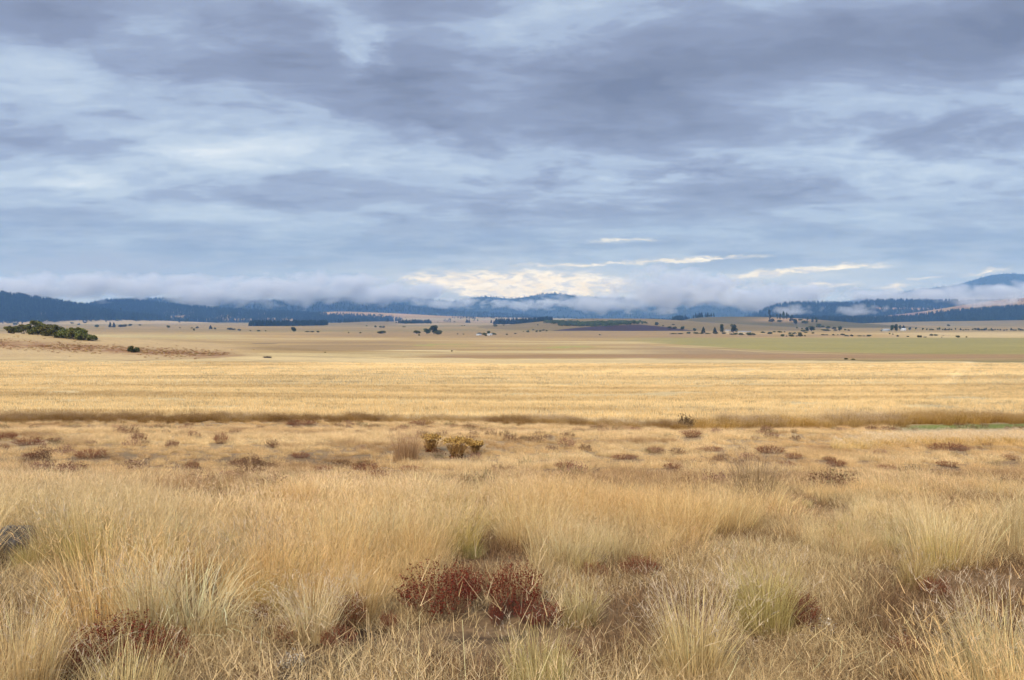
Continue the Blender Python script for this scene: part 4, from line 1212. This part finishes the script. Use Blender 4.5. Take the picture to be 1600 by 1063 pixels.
forest('left_hill', 11000, m_left, 33, 'dark conifer forest covering the leftmost hill')
forest('second_hill', 14000, lambda px, row, X, D: 1 - .9 * np.maximum(sstep(.62, .70, fbm(X / 110, D / 200, 3)) * sstep(484, 490, row), np.exp(-((row - 500) / 2.0) ** 2) * sstep(300, 330, px) * (1 - sstep(470, 520, px))), 26, 'blue green forest on the second hill from the left')
forest('misty_ridge', 9000, lambda px, row, X, D: np.full(len(px), .9), 22, 'hazy forest on the long ridge under fog at left')
forest('central_range', 9000, lambda px, row, X, D: np.full(len(px), .9), 24, 'faint blue forest on the far central range')
forest('mountain', 6000, lambda px, row, X, D: np.full(len(px), .9), 24, 'faint blue forest on the high mountain at right')
forest('wooded_ridge', 12000, lambda px, row, X, D: 1 - .92 * np.exp(-((row - 482.5 - (px - 1400) * .02) / 1.6) ** 2) * sstep(1345, 1375, px), 30, 'blue conifer forest on the ridge with fog wisps')
forest('tan_hillside', 900, lambda px, row, X, D: .25 * sstep(.5, .6, fbm(X / 200, D / 200, 3)), 18, 'thin scatter of conifers on the tan hillside at right')
forest('forest_slope', 9500, lambda px, row, X, D: 1.0 - .0 * px, 30, 'dark conifer belt along the valley floor at right')
forest('tan_slope', 2600, lambda px, row, X, D: (np.exp(-((row - 502.3) / 1.1) ** 2) * sstep(440, 480, px) * (1 - sstep(720, 760, px)) * sstep(.45, .5, fbm(px / 14, row * 0 + 2, 2)) + np.exp(-((row - 497.5) / .9) ** 2) * sstep(690, 720, px)).clip(0, 1), 17, 'broken lines of blue conifers across the tan slope')


def belt(px0, px1, row0, row1, n, hgt, label, d0, leafy=0.0, wr=.5, sp=25.0):
    u = rng.random(n)
    P3 = np.array([place(px0 + (px1 - px0) * a, row0 + (row1 - row0) * a + rng.normal(0, .25), d0) for a in u])
    P3[:, :2] += rng.normal(0, sp, (n, 2)) * np.array([.3, 1])
    P3[:, 2] = ground_z(P3[:, 0], P3[:, 1])
    H = rng.uniform(.55, 1.15, n) * hgt
    idx = np.where(rng.random(n) < leafy, rng.integers(4, 6, n), rng.integers(0, 4, n))
    wq = H * np.where(idx > 3, 1.0, wr)
    return scatter('forest', c_for, P3, s3(wq, H), rng.random(n) * 6.28, np.zeros(n), np.zeros(n), idx, np.ones((n, 3)) * rng.uniform(.7, 1.3, (n, 1)), label, 'forest')


belt(395, 505, 510.5, 508.5, 420, 19, 'dark conifer belt left of the grey green rise', 2700)
belt(500, 560, 505.5, 503.5, 60, 17, 'thin line of conifers on the crest of the grey green rise', 3300)
belt(624, 672, 505.8, 505.3, 110, 16, 'short dark windbreak of conifers left of centre', 3000)
belt(776, 858, 506.5, 506.8, 330, 21, 'dark conifer belt left of the flat hill', 3000)
belt(1002, 1070, 505, 503, 300, 24, 'tall conifer belt behind the flat hill', 3300)
belt(1060, 1110, 498.5, 496, 50, 18, 'conifer tips along the left crest of the olive knoll', 3050)
belt(856, 905, 504.5, 507.5, 190, 8.5, 'green leafy wood at the left end of the flat hill', 1500, 1.0)
belt(880, 996, 509.3, 506.2, 420, 9.5, 'long green leafy wood along the flat hill', 1500, 1.0)
belt(905, 960, 509.8, 509.3, 120, 8, 'lower fringe of leafy wood above the ploughed field', 1500, 1.0)


# ------------------------------------------------------------------ farm buildings
def simple_mat(name, col, rough=.8, metal=0.0, var=.15, scale=2.0):
    m, t = new_mat(name)
    ob = t.n('ShaderNodeTexCoord').outputs['Object']
    nz = t.noise(ob, scale, 5)
    b = t.n('ShaderNodeBsdfPrincipled')
    t.put(b.inputs['Base Color'], t.vm('SCALE', col, scale=t.smooth(nz, .25, .75, 1 - var, 1 + var)))
    b.inputs['Roughness'].default_value = rough; b.inputs['Metallic'].default_value = metal
    o = t.n('ShaderNodeOutputMaterial'); t.t.links.new(b.outputs[0], o.inputs[0])
    return m


M_CREAM = simple_mat('cream_boards', (.50, .42, .28)); M_WHITE = simple_mat('white_paint', (.50, .50, .48)); M_GREY = simple_mat('grey_metal', (.33, .35, .37), .5)
M_ROOF = simple_mat('white_roof', (.52, .54, .56), .6); M_GROOF = simple_mat('grey_roof', (.24, .23, .23)); M_GLASS = simple_mat('dark_glass', (.03, .04, .05), .15)
M_DOOR = simple_mat('brown_door', (.14, .09, .06))


def box_np(x0, x1, y0, y1, z0, z1):
    V = np.array([[x, y, z] for z in (z0, z1) for y in (y0, y1) for x in (x0, x1)], float)
    Fc = np.array([[0, 2, 3, 1], [4, 5, 7, 6], [0, 1, 5, 4], [2, 6, 7, 3], [0, 4, 6, 2], [1, 3, 7, 5]])
    return V, Fc, np.ones((8, 3))


def building(name, px, row, Wd, Dp, Hw, Hr, mw, mr, label, rot=0.0, d0=900, nwin=2):
    X, D, z = place(px, row, d0)
    r = empty(name, (X, D, z)); r.rotation_euler = (0, 0, rot)
    w2, d2 = Wd / 2, Dp / 2
    V = np.array([[-w2, -d2, -.5], [w2, -d2, -.5], [w2, d2, -.5], [-w2, d2, -.5], [-w2, -d2, Hw], [w2, -d2, Hw], [w2, d2, Hw], [-w2, d2, Hw], [-w2, 0, Hw + Hr], [w2, 0, Hw + Hr]])
    quads = np.array([[0, 1, 5, 4], [2, 3, 7, 6], [0, 4, 7, 3], [1, 2, 6, 5]])
    tris = np.array([[4, 8, 7], [5, 6, 9]])
    link('wall', mesh_np('wall', V, [quads, tris], None, mw), r)
    e, th = .35, .14
    P = []
    for sgn in (-1, 1):
        a = np.array([[-w2 - e, sgn * (d2 + e), Hw - e * Hr / d2], [w2 + e, sgn * (d2 + e), Hw - e * Hr / d2], [w2 + e, 0, Hw + Hr], [-w2 - e, 0, Hw + Hr]])
        a[:, 2] += .03
        b_ = a + [0, 0, th]
        Vv = np.concatenate([a, b_])
        P.append((Vv, np.array([[0, 1, 2, 3], [4, 7, 6, 5], [0, 4, 5, 1], [1, 5, 6, 2], [2, 6, 7, 3], [3, 7, 4, 0]]), np.ones((8, 3))))
    v_, f_, _ = join(P)
    link('roof', mesh_np('roof', v_, f_, None, mr), r)
    for i in range(nwin):
        cx = -w2 + Wd * (i + 1) / (nwin + 2)
        V, Fc, _ = box_np(cx - .5, cx + .5, -d2 - .05, -d2 + .02, .9, min(2.0, Hw - .3))
        link('window', mesh_np('window', V, Fc, None, M_GLASS), r)
    cx = -w2 + Wd * (nwin + 1) / (nwin + 2)
    V, Fc, _ = box_np(cx - .55, cx + .55, -d2 - .06, -d2 + .02, 0, min(2.1, Hw - .2))
    link('door', mesh_np('door', V, Fc, None, M_DOOR), r)
    tag(r, label, name.split('_')[-1])
    return r


building('farm_house', 1137, 521.2, 9, 7, 4.2, 2.2, M_CREAM, M_GROOF, 'cream farm house standing between the two big dark trees', .1)
building('farm_barn', 1163, 521.6, 22, 8, 3.0, 1.6, M_CREAM, M_GROOF, 'long low cream barn right of the two big dark trees', -.05, 900, 4)
building('farm_barn', 1384, 517.6, 15, 9, 3.0, 1.6, M_GREY, M_GREY, 'low grey metal barn left of the farmyard trees', .15, 1200, 3)
building('farm_house', 1411, 517.0, 10, 8, 2.9, 2.4, M_WHITE, M_ROOF, 'white roofed farmhouse right of the farmyard trees', -.2, 1200, 2)
building('shed', 748, 524.4, 7, 4, 1.6, .7, M_WHITE, M_ROOF, 'left of two low white sheds under the dark bushes mid plain', .2, 700, 1)
building('shed', 765.5, 524.4, 7, 4, 1.8, .8, M_WHITE, M_ROOF, 'right of two low white sheds under the dark bushes mid plain', -.1, 700, 1)

# low dark brush heap at the stubble edge
X, D, z = place(418, 559.5, 120)
hp = empty('brush_heap', (X, D, z))
n = 420
rr = np.sqrt(rng.random(n)); aa = rng.random(n) * 6.28
root = np.stack([rr * np.cos(aa) * 1.3, rr * np.sin(aa) * .6, rng.random(n) * .25], -1)
V, Fc, C, _ = blades(root, rng.random(n) * 6.28, rng.uniform(.7, 1.5, n), rng.normal(.1, .3, n), rng.uniform(.3, .8, n), rng.uniform(.02, .05, n), 2, jitcol(n, (.045, .033, .027), (.11, .08, .06)), .5)
link('sticks', mesh_np('brush_sticks', V, Fc, C, M_DRY), hp)
V = []
g_ = [(math.cos(a) * r, math.sin(a) * r * .5) for r in (0, .5, 1, 1.4) for a in np.arange(12) * math.pi / 6]
Vm = np.array([(x, y, .42 * max(0, 1 - (x / 1.4) ** 2 - (y / .7) ** 2) + random.uniform(-.05, .05) - .02) for x, y in g_])
i = np.arange(3)[:, None] * 12 + np.arange(12)[None]; j = np.arange(3)[:, None] * 12 + (np.arange(12)[None] + 1) % 12
link('earth', mesh_np('brush_earth', Vm, np.stack([i, i + 12, j + 12, j], -1).reshape(-1, 4), np.tile([.06, .045, .035], (len(Vm), 1)), M_LAND), hp)
tag(hp, 'low dark heap of brush on the left edge of the stubble', 'brush heap')

# ------------------------------------------------------------------ red dock and buckwheat clumps in the meadow
RED_STEM = ((.10, .04, .03), (.22, .10, .06))
RED_TOP = ((.080, .019, .013), (.25, .058, .034))
RUST_TOP = ((.14, .045, .025), (.30, .11, .06))
RPROTO = []
for i in range(5):
    tops = RED_TOP if i < 3 else RUST_TOP
    s_, h_ = forb(300, .5, .8, RED_STEM, tops, 14, .021)
    RPROTO.append((mesh_np('red_stems', *s_, M_DRY), mesh_np('red_heads', *h_, M_DRY)))
RFIRST = {}


def red_plant(px, row, wpx, hpx, label, var=None, group='dark red dry clumps in the meadow'):
    X, D, z = place(px, row, 2.5, 60)
    Wd, H = wpx / F * D, hpx / F * D
    var = random.randrange(5) if var is None else var
    if var not in RFIRST:
        r = empty('red_clump', (0, 0, 0))
        link('stems', RPROTO[var][0], r); link('seed_heads', RPROTO[var][1], r)
        RFIRST[var] = r
    else:
        src = RFIRST[var]; r = src.copy(); COL.objects.link(r)
        for ch in src.children:
            c_ = ch.copy(); c_.parent = r; COL.objects.link(c_)
    r.location = (X, D, z); r.rotation_euler = (0, 0, random.random() * 6.28)
    r.scale = (Wd, Wd * .8, H * 1.05)
    tag(r, label, 'dry plant', group)


for (px, row, wpx, hpx, lab, var) in REDS:
    red_plant(px, row, wpx, hpx, lab, var)

# grey-brown mottling of small dry forbs over the middle meadow
K_FORB = []
for i in range(4):
    pal = [((.16, .085, .045), (.32, .19, .10)), ((.13, .06, .035), (.26, .135, .075)), ((.26, .13, .085), (.40, .23, .14)), ((.20, .15, .07), (.35, .27, .13))][i]
    s_, h_ = forb(90, .34, .30, ((.13, .085, .055), (.26, .18, .11)), pal, 6, .022)
    K_FORB.append(mesh_np('forb', *join([s_, h_]), M_GRASS))
c_forb = kinds_collection('dry_forb', K_FORB)
X, D = rand_wedge(2600, 10, 42)
pn = fbm(X / 1.6 + 77, D / 1.3 + 5, 3)
keep = (pn > .57) & (rng.random(len(X)) < .5)
X, D = X[keep], D[keep]
Z = base_z(X, D); px, row = pxrow(X, D, Z)
kq = row > L_EDGE(px) + 6
X, D, Z = X[kq], D[kq], Z[kq]
n = len(X)
sc_ = rng.uniform(.35, .75, n)
scatter('dry_forbs', c_forb, np.stack([X, D, Z], -1), s3(sc_, sc_ * rng.uniform(.7, 1.3, n)), rng.random(n) * 6.28, rng.random(n) * .1, rng.random(n) * 6.28, rng.integers(0, 4, n),
        np.ones((n, 3)) * rng.uniform(.8, 1.2, (n, 1)), 'dull brown dry forbs mottling the meadow', 'dry plants')


n = 15000
X = rng.uniform(-270, -88, n); D = rng.uniform(225, 330, n)
Z = base_z(X, D); px, row = pxrow(X, D, Z)
bc = poly([(-400, 540), (0, 538), (60, 540), (150, 545), (230, 550), (400, 558)])(px)
kq = rng.random(n) < np.exp(-((row - bc) / 5.5) ** 2) * sstep(.30, .5, fbm(X / 9, D / 9, 3))
X, D, Z = X[kq], D[kq], Z[kq]; n = len(X)
sc_ = rng.uniform(.5, 1.1, n)
scatter('knoll_forbs', c_forb, np.stack([X, D, Z], -1), s3(sc_ * 1.4, sc_), rng.random(n) * 6.28, rng.random(n) * .1, rng.random(n) * 6.28, rng.integers(0, 4, n),
        np.array([1.5, 1.45, 1.05]) * rng.uniform(.6, 1.3, (n, 1)), 'band of rusty dry forbs across the low rise at left', 'dry plants')


# ------------------------------------------------------------------ tussocks that stand out
def tussock(name, px, row, hpx, wpx, n, spread, bend, cols, label, wd=.0038, heads=.3, basal=.5, headcol=None, cat='tussock', K=5, d1=60):
    X, D, z = place(px, row, 2.5, d1)
    H = hpx / F * D
    rad = max(.05, wpx / F * D * .27)
    o = link(name, mesh_np(name, *bunch(n, H, rad, spread, bend, cols, wd, K, heads, basal, headcol), M_TUSS))
    o.location = (X, D, z)
    tag(o, label, cat, 'bunchgrass tussocks that stand out' if cat == 'tussock' else None)
    return o


ARCH = ((.76, .60, .31), (.90, .78, .47))
tussock('grass_tussock', 298, 992, 165, 190, 300, .62, 1.30, ARCH, 'pale arching tussock at lower left, its long blades drooping to the right', .0042, .05, .6)
tussock('grass_tussock', 232, 1000, 140, 120, 630, .22, .35, ((.70, .53, .26), (.88, .72, .42)), 'tall pale tussock joined to the left side of the arching one', .00279, .3, .6)
tussock('grass_tussock', 200, 1098, 120, 210, 210, .32, .40, ((.62, .47, .20), (.82, .65, .33)), 'big coarse straw tussock at the bottom left edge', .00298, .2, .5)
tussock('grass_tussock', 30, 1085, 150, 190, 630, .28, .40, GOLD, 'golden tussock filling the bottom left corner', .00260)
tussock('grass_tussock', 1195, 985, 120, 130, 720, .34, .42, GREEN, 'yellow green tussock at lower right of centre', .00260, .35, .7)
tussock('grass_tussock', 1085, 1060, 150, 150, 630, .33, .40, ((.66, .49, .22), (.84, .66, .34)), 'tall straw tussock left of the yellow green one', .00273, .45, .5)
tussock('grass_tussock', 905, 975, 70, 90, 495, .42, .4, ((.52, .41, .18), (.66, .53, .26)), 'low yellow tussock right of the dark red clumps', .00248, .2, .8)
tussock('grass_tussock', 840, 1085, 110, 150, 630, .32, .35, ((.50, .41, .16), (.70, .56, .25)), 'greenish tussock at the bottom edge below the red clumps', .00248, .1, .6)
tussock('grass_tussock', 738, 872, 28, 44, 330, .5, .4, ((.44, .41, .16), (.58, .50, .22)), 'tiny rounded yellow green tussock behind the red clumps', .00223, .0, .9)
tussock('grass_tussock', 1430, 920, 60, 70, 480, .40, .4, ((.46, .33, .13), (.60, .44, .19)), 'dense orange brown tussock beside the purple clump at right', .00248, .15, .8)
tussock('grass_tussock', 1560, 1090, 165, 200, 840, .30, .45, ((.58, .46, .22), (.74, .60, .32)), 'large bright straw tussock in the bottom right corner', .00285, .4, .5)
tussock('grass_tussock', 45, 890, 50, 70, 480, .38, .4, GREEN, 'yellow green tussock in front of the grey rock at left', .00248, .1, .8)
tussock('grass_tussock', 490, 1000, 100, 110, 570, .36, .55, ((.70, .53, .27), (.86, .69, .40)), 'pale feathery tussock left of the lower red clump', .00260, .5, .5)
tussock('grass_tussock', 380, 920, 100, 120, 570, .26, .34, ((.50, .39, .19), (.64, .50, .27)), 'tall golden tussock behind the pale arching one', .00248, .5, .5)
tussock('grass_tussock', 1180, 795, 90, 110, 690, .28, .40, BROWN, 'tall brown tussock standing high right of centre', .00322, .6, .5, ((.36, .25, .15), (.50, .36, .22)))
tussock('grass_tussock', 635, 722, 46, 70, 630, .22, .30, ((.40, .24, .115), (.56, .36, .19)), 'orange tinted tall grass clump left of the yellow flowered bushes', .00527, .6, .3, ((.46, .27, .15), (.58, .38, .22)))


# yellow flowered bushes
def flower_bush(px, row, wpx, hpx, label):
    X, D, z = place(px, row, 5, 60)
    Wd, H = wpx / F * D, hpx / F * D
    r = empty('flowering_bush', (X, D, z))
    n = 170
    rr = np.sqrt(rng.random(n)); aa = rng.random(n) * 6.28
    root = np.stack([rr * np.cos(aa) * Wd * .12, rr * np.sin(aa) * Wd * .12, np.full(n, -.02)], -1)
    lean = .05 + rr * .52
    L = H * rng.uniform(.82, 1.02, n) / np.cos(lean * .8)
    V, Fc, C, tp = blades(root, aa, lean, rng.normal(-.1, .1, n), L, np.full(n, .009), 3, jitcol(n, (.32, .18, .065), (.52, .33, .13)), .7)
    link('stems', mesh_np('bush_stems', V, Fc, C, M_DRY), r)
    u = rng.random(n * 3)
    k = rng.integers(0, n, n * 3)
    cen = root[k] + (tp[k] - root[k]) * (.25 + .6 * u)[:, None] + rng.normal(0, .02, (n * 3, 3))
    V, Fc, C = leaves(cen, np.full(n * 3, .015), jitcol(n * 3, (.32, .18, .055), (.50, .30, .11)), 4.5)
    link('leaves', mesh_np('bush_leaves', V, Fc, C, M_DRY), r)
    cen = np.repeat(tp, 7, 0) + rng.normal(0, .03, (n * 7, 3)) * np.array([1, 1, .45])
    V, Fc, C = leaves(cen, rng.uniform(.02, .045, n * 7), jitcol(n * 7, (.34, .19, .055), (.58, .38, .12), .3), 1.2)
    link('flower_heads', mesh_np('bush_flowers', V, Fc, C, M_DRY), r)
    V, Fc, C = leaves(np.stack([rng.normal(0, Wd * .16, 240), rng.normal(0, Wd * .16, 240), np.abs(rng.normal(0, H * .22, 240))], -1), np.full(240, .04), jitcol(240, (.10, .03, .015), (.22, .08, .03)), 1.4)
    link('lower_leaves', mesh_np('bush_lower', V, Fc, C, M_DRY), r)
    tag(r, label, 'bush', 'yellow flowered bushes in the meadow')


flower_bush(673, 706, 26, 20, 'left and smaller upright yellow flowered bush in the meadow')
flower_bush(714, 716, 36, 24, 'right and wider yellow flowered bush with rusty lower leaves')
flower_bush(742, 710, 12, 15, 'sparse yellow flowered sprig right of the wider flowering bush')

# dark weed at the field edge
X, D, z = place(1073, 671, 15, 80)
r = empty('dark_weed', (X, D, z))
s_, h_ = forb(120, 9 / F * D, 19 / F * D, ((.10, .065, .04), (.20, .13, .075)), ((.085, .052, .03), (.19, .12, .06)), 7, .035)
link('stems', mesh_np('weed_stems', *s_, M_DRY), r); link('seed_heads', mesh_np('weed_heads', *h_, M_DRY), r)
tag(r, 'dark brown bushy weed at the stubble edge right of centre', 'weed')

# weathered grey rock half sunk in grass
X, D, z = place(28, 860, 4, 30)
nu, nv = 28, 16
U, Vq = np.meshgrid(np.linspace(0, 2 * np.pi, nu, endpoint=False), np.linspace(0, np.pi * .62, nv))
u, v = U.ravel(), Vq.ravel()
wr_, hr_ = 46 / F * D, 40 / F * D
q = 1 + .35 * (fbm(np.cos(u) * np.sin(v) * 2 + 5, np.sin(u) * np.sin(v) * 2 + np.cos(v) * 2 + 3, 4) - .5)
V = np.stack([np.cos(u) * np.sin(v) * wr_ * q, np.sin(u) * np.sin(v) * wr_ * .7 * q, np.cos(v) * hr_ * q], -1)
i = np.arange(nv - 1)[:, None] * nu + np.arange(nu)[None]; j = np.arange(nv - 1)[:, None] * nu + (np.arange(nu)[None] + 1) % nu
m, t = new_mat('lichen_rock')
ob = t.n('ShaderNodeTexCoord').outputs['Object']
nz = t.noise(ob, 9, 8, .7)
b = t.n('ShaderNodeBsdfPrincipled'); t.put(b.inputs['Base Color'], t.ramp(nz, [(.3, (.025, .022, .019)), (.5, (.07, .06, .052)), (.68, (.16, .145, .125))])); b.inputs['Roughness'].default_value = .95
bp = t.n('ShaderNodeBump'); bp.inputs['Strength'].default_value = .8; bp.inputs['Distance'].default_value = .02; t.put(bp.inputs['Height'], nz); t.t.links.new(bp.outputs[0], b.inputs['Normal'])
o = t.n('ShaderNodeOutputMaterial'); t.t.links.new(b.outputs[0], o.inputs[0])
rk = link('rock', mesh_np('rock', V, np.stack([i, i + nu, j + nu, j], -1).reshape(-1, 4), None, m, True))
rk.location = (X, D, z)
tag(rk, 'weathered grey rock half sunk in grass at the left edge', 'rock')

# small white flower patches in the litter
for (px, row, fr_, lab) in ((1285, 990, .07, 'little patch of white dry flowers beside the purple brown clump'), (455, 1045, .045, 'little patch of white dry flowers at the bottom left of centre'), (1130, 862, .08, 'little patch of white dry flowers right of centre behind the gap')):
    X, D, z = place(px, row, 2.5, 30)
    r = empty('flower_patch', (X, D, z))
    s_, h_ = forb(60, fr_, .07, ((.24, .17, .10), (.36, .27, .16)), ((.34, .28, .20), (.58, .51, .40)), 5, .0075)
    link('stems', mesh_np('flower_stems', *s_, M_DRY), r); link('flower_heads', mesh_np('flower_heads', *h_, M_DRY), r)
    tag(r, lab, 'flowers', 'white flower patches in the litter')

# ------------------------------------------------------------------ fog banks on the hills, then the haze of the whole valley
def fog_mat(name, dens, scale, thr):
    m, t = new_mat(name)
    tcx = t.n('ShaderNodeTexCoord')
    g2 = t.vm('SUBTRACT', t.vm('SCALE', tcx.outputs['Generated'], scale=2.0), (1, 1, 1))
    ln = t.vm('LENGTH', g2)
    fall = t.smooth(ln, 1.0, .25)
    nz = t.noise(t.vm('MULTIPLY', tcx.outputs['Object'], (1 / scale, 1 / scale, 1.7 / scale)), 1.0, 3, .52, .4)
    d = t.m('MAXIMUM', t.m('SUBTRACT', t.m('MULTIPLY_ADD', nz, 2.6, t.m('MULTIPLY', fall, 1.0)), thr), 0.0)
    d = t.m('MULTIPLY', t.m('MINIMUM', d, 1.0), dens)
    pv = t.n('ShaderNodeVolumePrincipled')
    pv.inputs['Color'].default_value = (.80, .83, .90, 1)
    t.put(pv.inputs['Density'], d)
    pv.inputs['Anisotropy'].default_value = .1
    m.cycles.volume_sampling = 'DISTANCE'
    o = t.n('ShaderNodeOutputMaterial'); t.t.links.new(pv.outputs[0], o.inputs['Volume'])
    return m


def fog_bank(px, row, hw, hh, D, hd, mat, label):
    X, Z = (px - 800) / F * D, EYE + (HOR - row) / F * D
    a, b_, c_ = hw / F * D, hd, hh / F * D
    nu, nv = 32, 17
    U, Vq = np.meshgrid(np.linspace(0, 2 * np.pi, nu, endpoint=False), np.linspace(0.02, np.pi - .02, nv))
    u, v = U.ravel(), Vq.ravel()
    V = np.stack([np.cos(u) * np.sin(v) * a, np.sin(u) * np.sin(v) * b_, np.cos(v) * c_], -1)
    i = np.arange(nv - 1)[:, None] * nu + np.arange(nu)[None]; j = np.arange(nv - 1)[:, None] * nu + (np.arange(nu)[None] + 1) % nu
    Q = np.stack([i, i + nu, j + nu, j], -1).reshape(-1, 4)
    cap0 = np.arange(nu)[None, ::-1][:, ::-1].copy(); cap1 = (np.arange(nu)[None] + (nv - 1) * nu)[:, ::-1].copy()
    o = link('fog_bank', mesh_np('fog_bank', V, [Q, cap0, cap1], None, mat, True))
    o.location = (X, D, Z)
    tag(o, label, 'fog', kind='stuff')


M_FOG = fog_mat('fog', .026, 240, 1.62)
M_WISP = fog_mat('fog_wisp', .026, 120, 1.80)
FOGS = [
    (60, 448, 200, 32, 5000, 110, M_FOG, 'grey fog above the leftmost wooded hill'), (230, 446, 150, 28, 6700, 120, M_FOG, 'fog behind the second wooded hill'), (340, 456, 160, 32, 6000, 120, M_FOG, 'long fog bank over the second wooded hill'),
    (490, 450, 170, 37, 6700, 120, M_FOG, 'fog bank lying on the long misty ridge'), (610, 458, 120, 24, 7000, 120, M_FOG, 'fog bank left of the bright gap'),
    (700, 474, 90, 14, 7700, 90, M_WISP, 'torn fog wisp below the bright gap at left'), (825, 476, 120, 14, 8000, 90, M_WISP, 'low fog patch under the rounded far peak'), (950, 472, 125, 22, 7900, 110, M_FOG, 'fog patch right of the rounded far peak'),
    (1060, 452, 140, 48, 7300, 140, M_FOG, 'tall billowing fog mass right of the far peak'), (1200, 463, 160, 31, 7000, 120, M_FOG, 'fog bank between the tall fog mass and the wooded ridge'),
    (1240, 484, 50, 15, 5300, 60, M_WISP, 'thin fog wisp on the left end of the wooded ridge'), (1340, 484, 55, 16, 5300, 60, M_WISP, 'thin fog wisp rising from the valley conifers'),
    (1390, 462, 110, 16, 6500, 100, M_FOG, 'fog strip under the foot of the high mountain'), (1490, 461, 120, 27, 6600, 110, M_FOG, 'white fog bank in front of the high mountain'), (1610, 457, 120, 28, 6600, 110, M_FOG, 'fog bank at the right edge before the mountain'),
    (1535, 470, 100, 17, 4950, 60, M_WISP, 'thin fog drifting over the tan hillside')]
for fb in FOGS:
    fog_bank(*fb)

hx0, hx1, hy0, hy1, hz0, hz1 = -11500, 11500, -950, 14100, -40, 660
V, Fc, _ = box_np(hx0, hx1, hy0, hy1, hz0, hz1)
m, t = new_mat('haze')
pv = t.n('ShaderNodeVolumePrincipled')
pv.inputs['Color'].default_value = (.21, .46, 1.0, 1)
pv.inputs['Absorption Color'].default_value = (1, 1, 1, 1)
pv.inputs['Density'].default_value = 7.2e-5
pv.inputs['Anisotropy'].default_value = 0.0
o = t.n('ShaderNodeOutputMaterial'); t.t.links.new(pv.outputs[0], o.inputs['Volume'])
m.cycles.volume_sampling = 'DISTANCE'
hz = link('haze', mesh_np('haze', V, Fc, None, m))
tag(hz, 'blue haze filling the whole valley air', 'haze', kind='stuff')
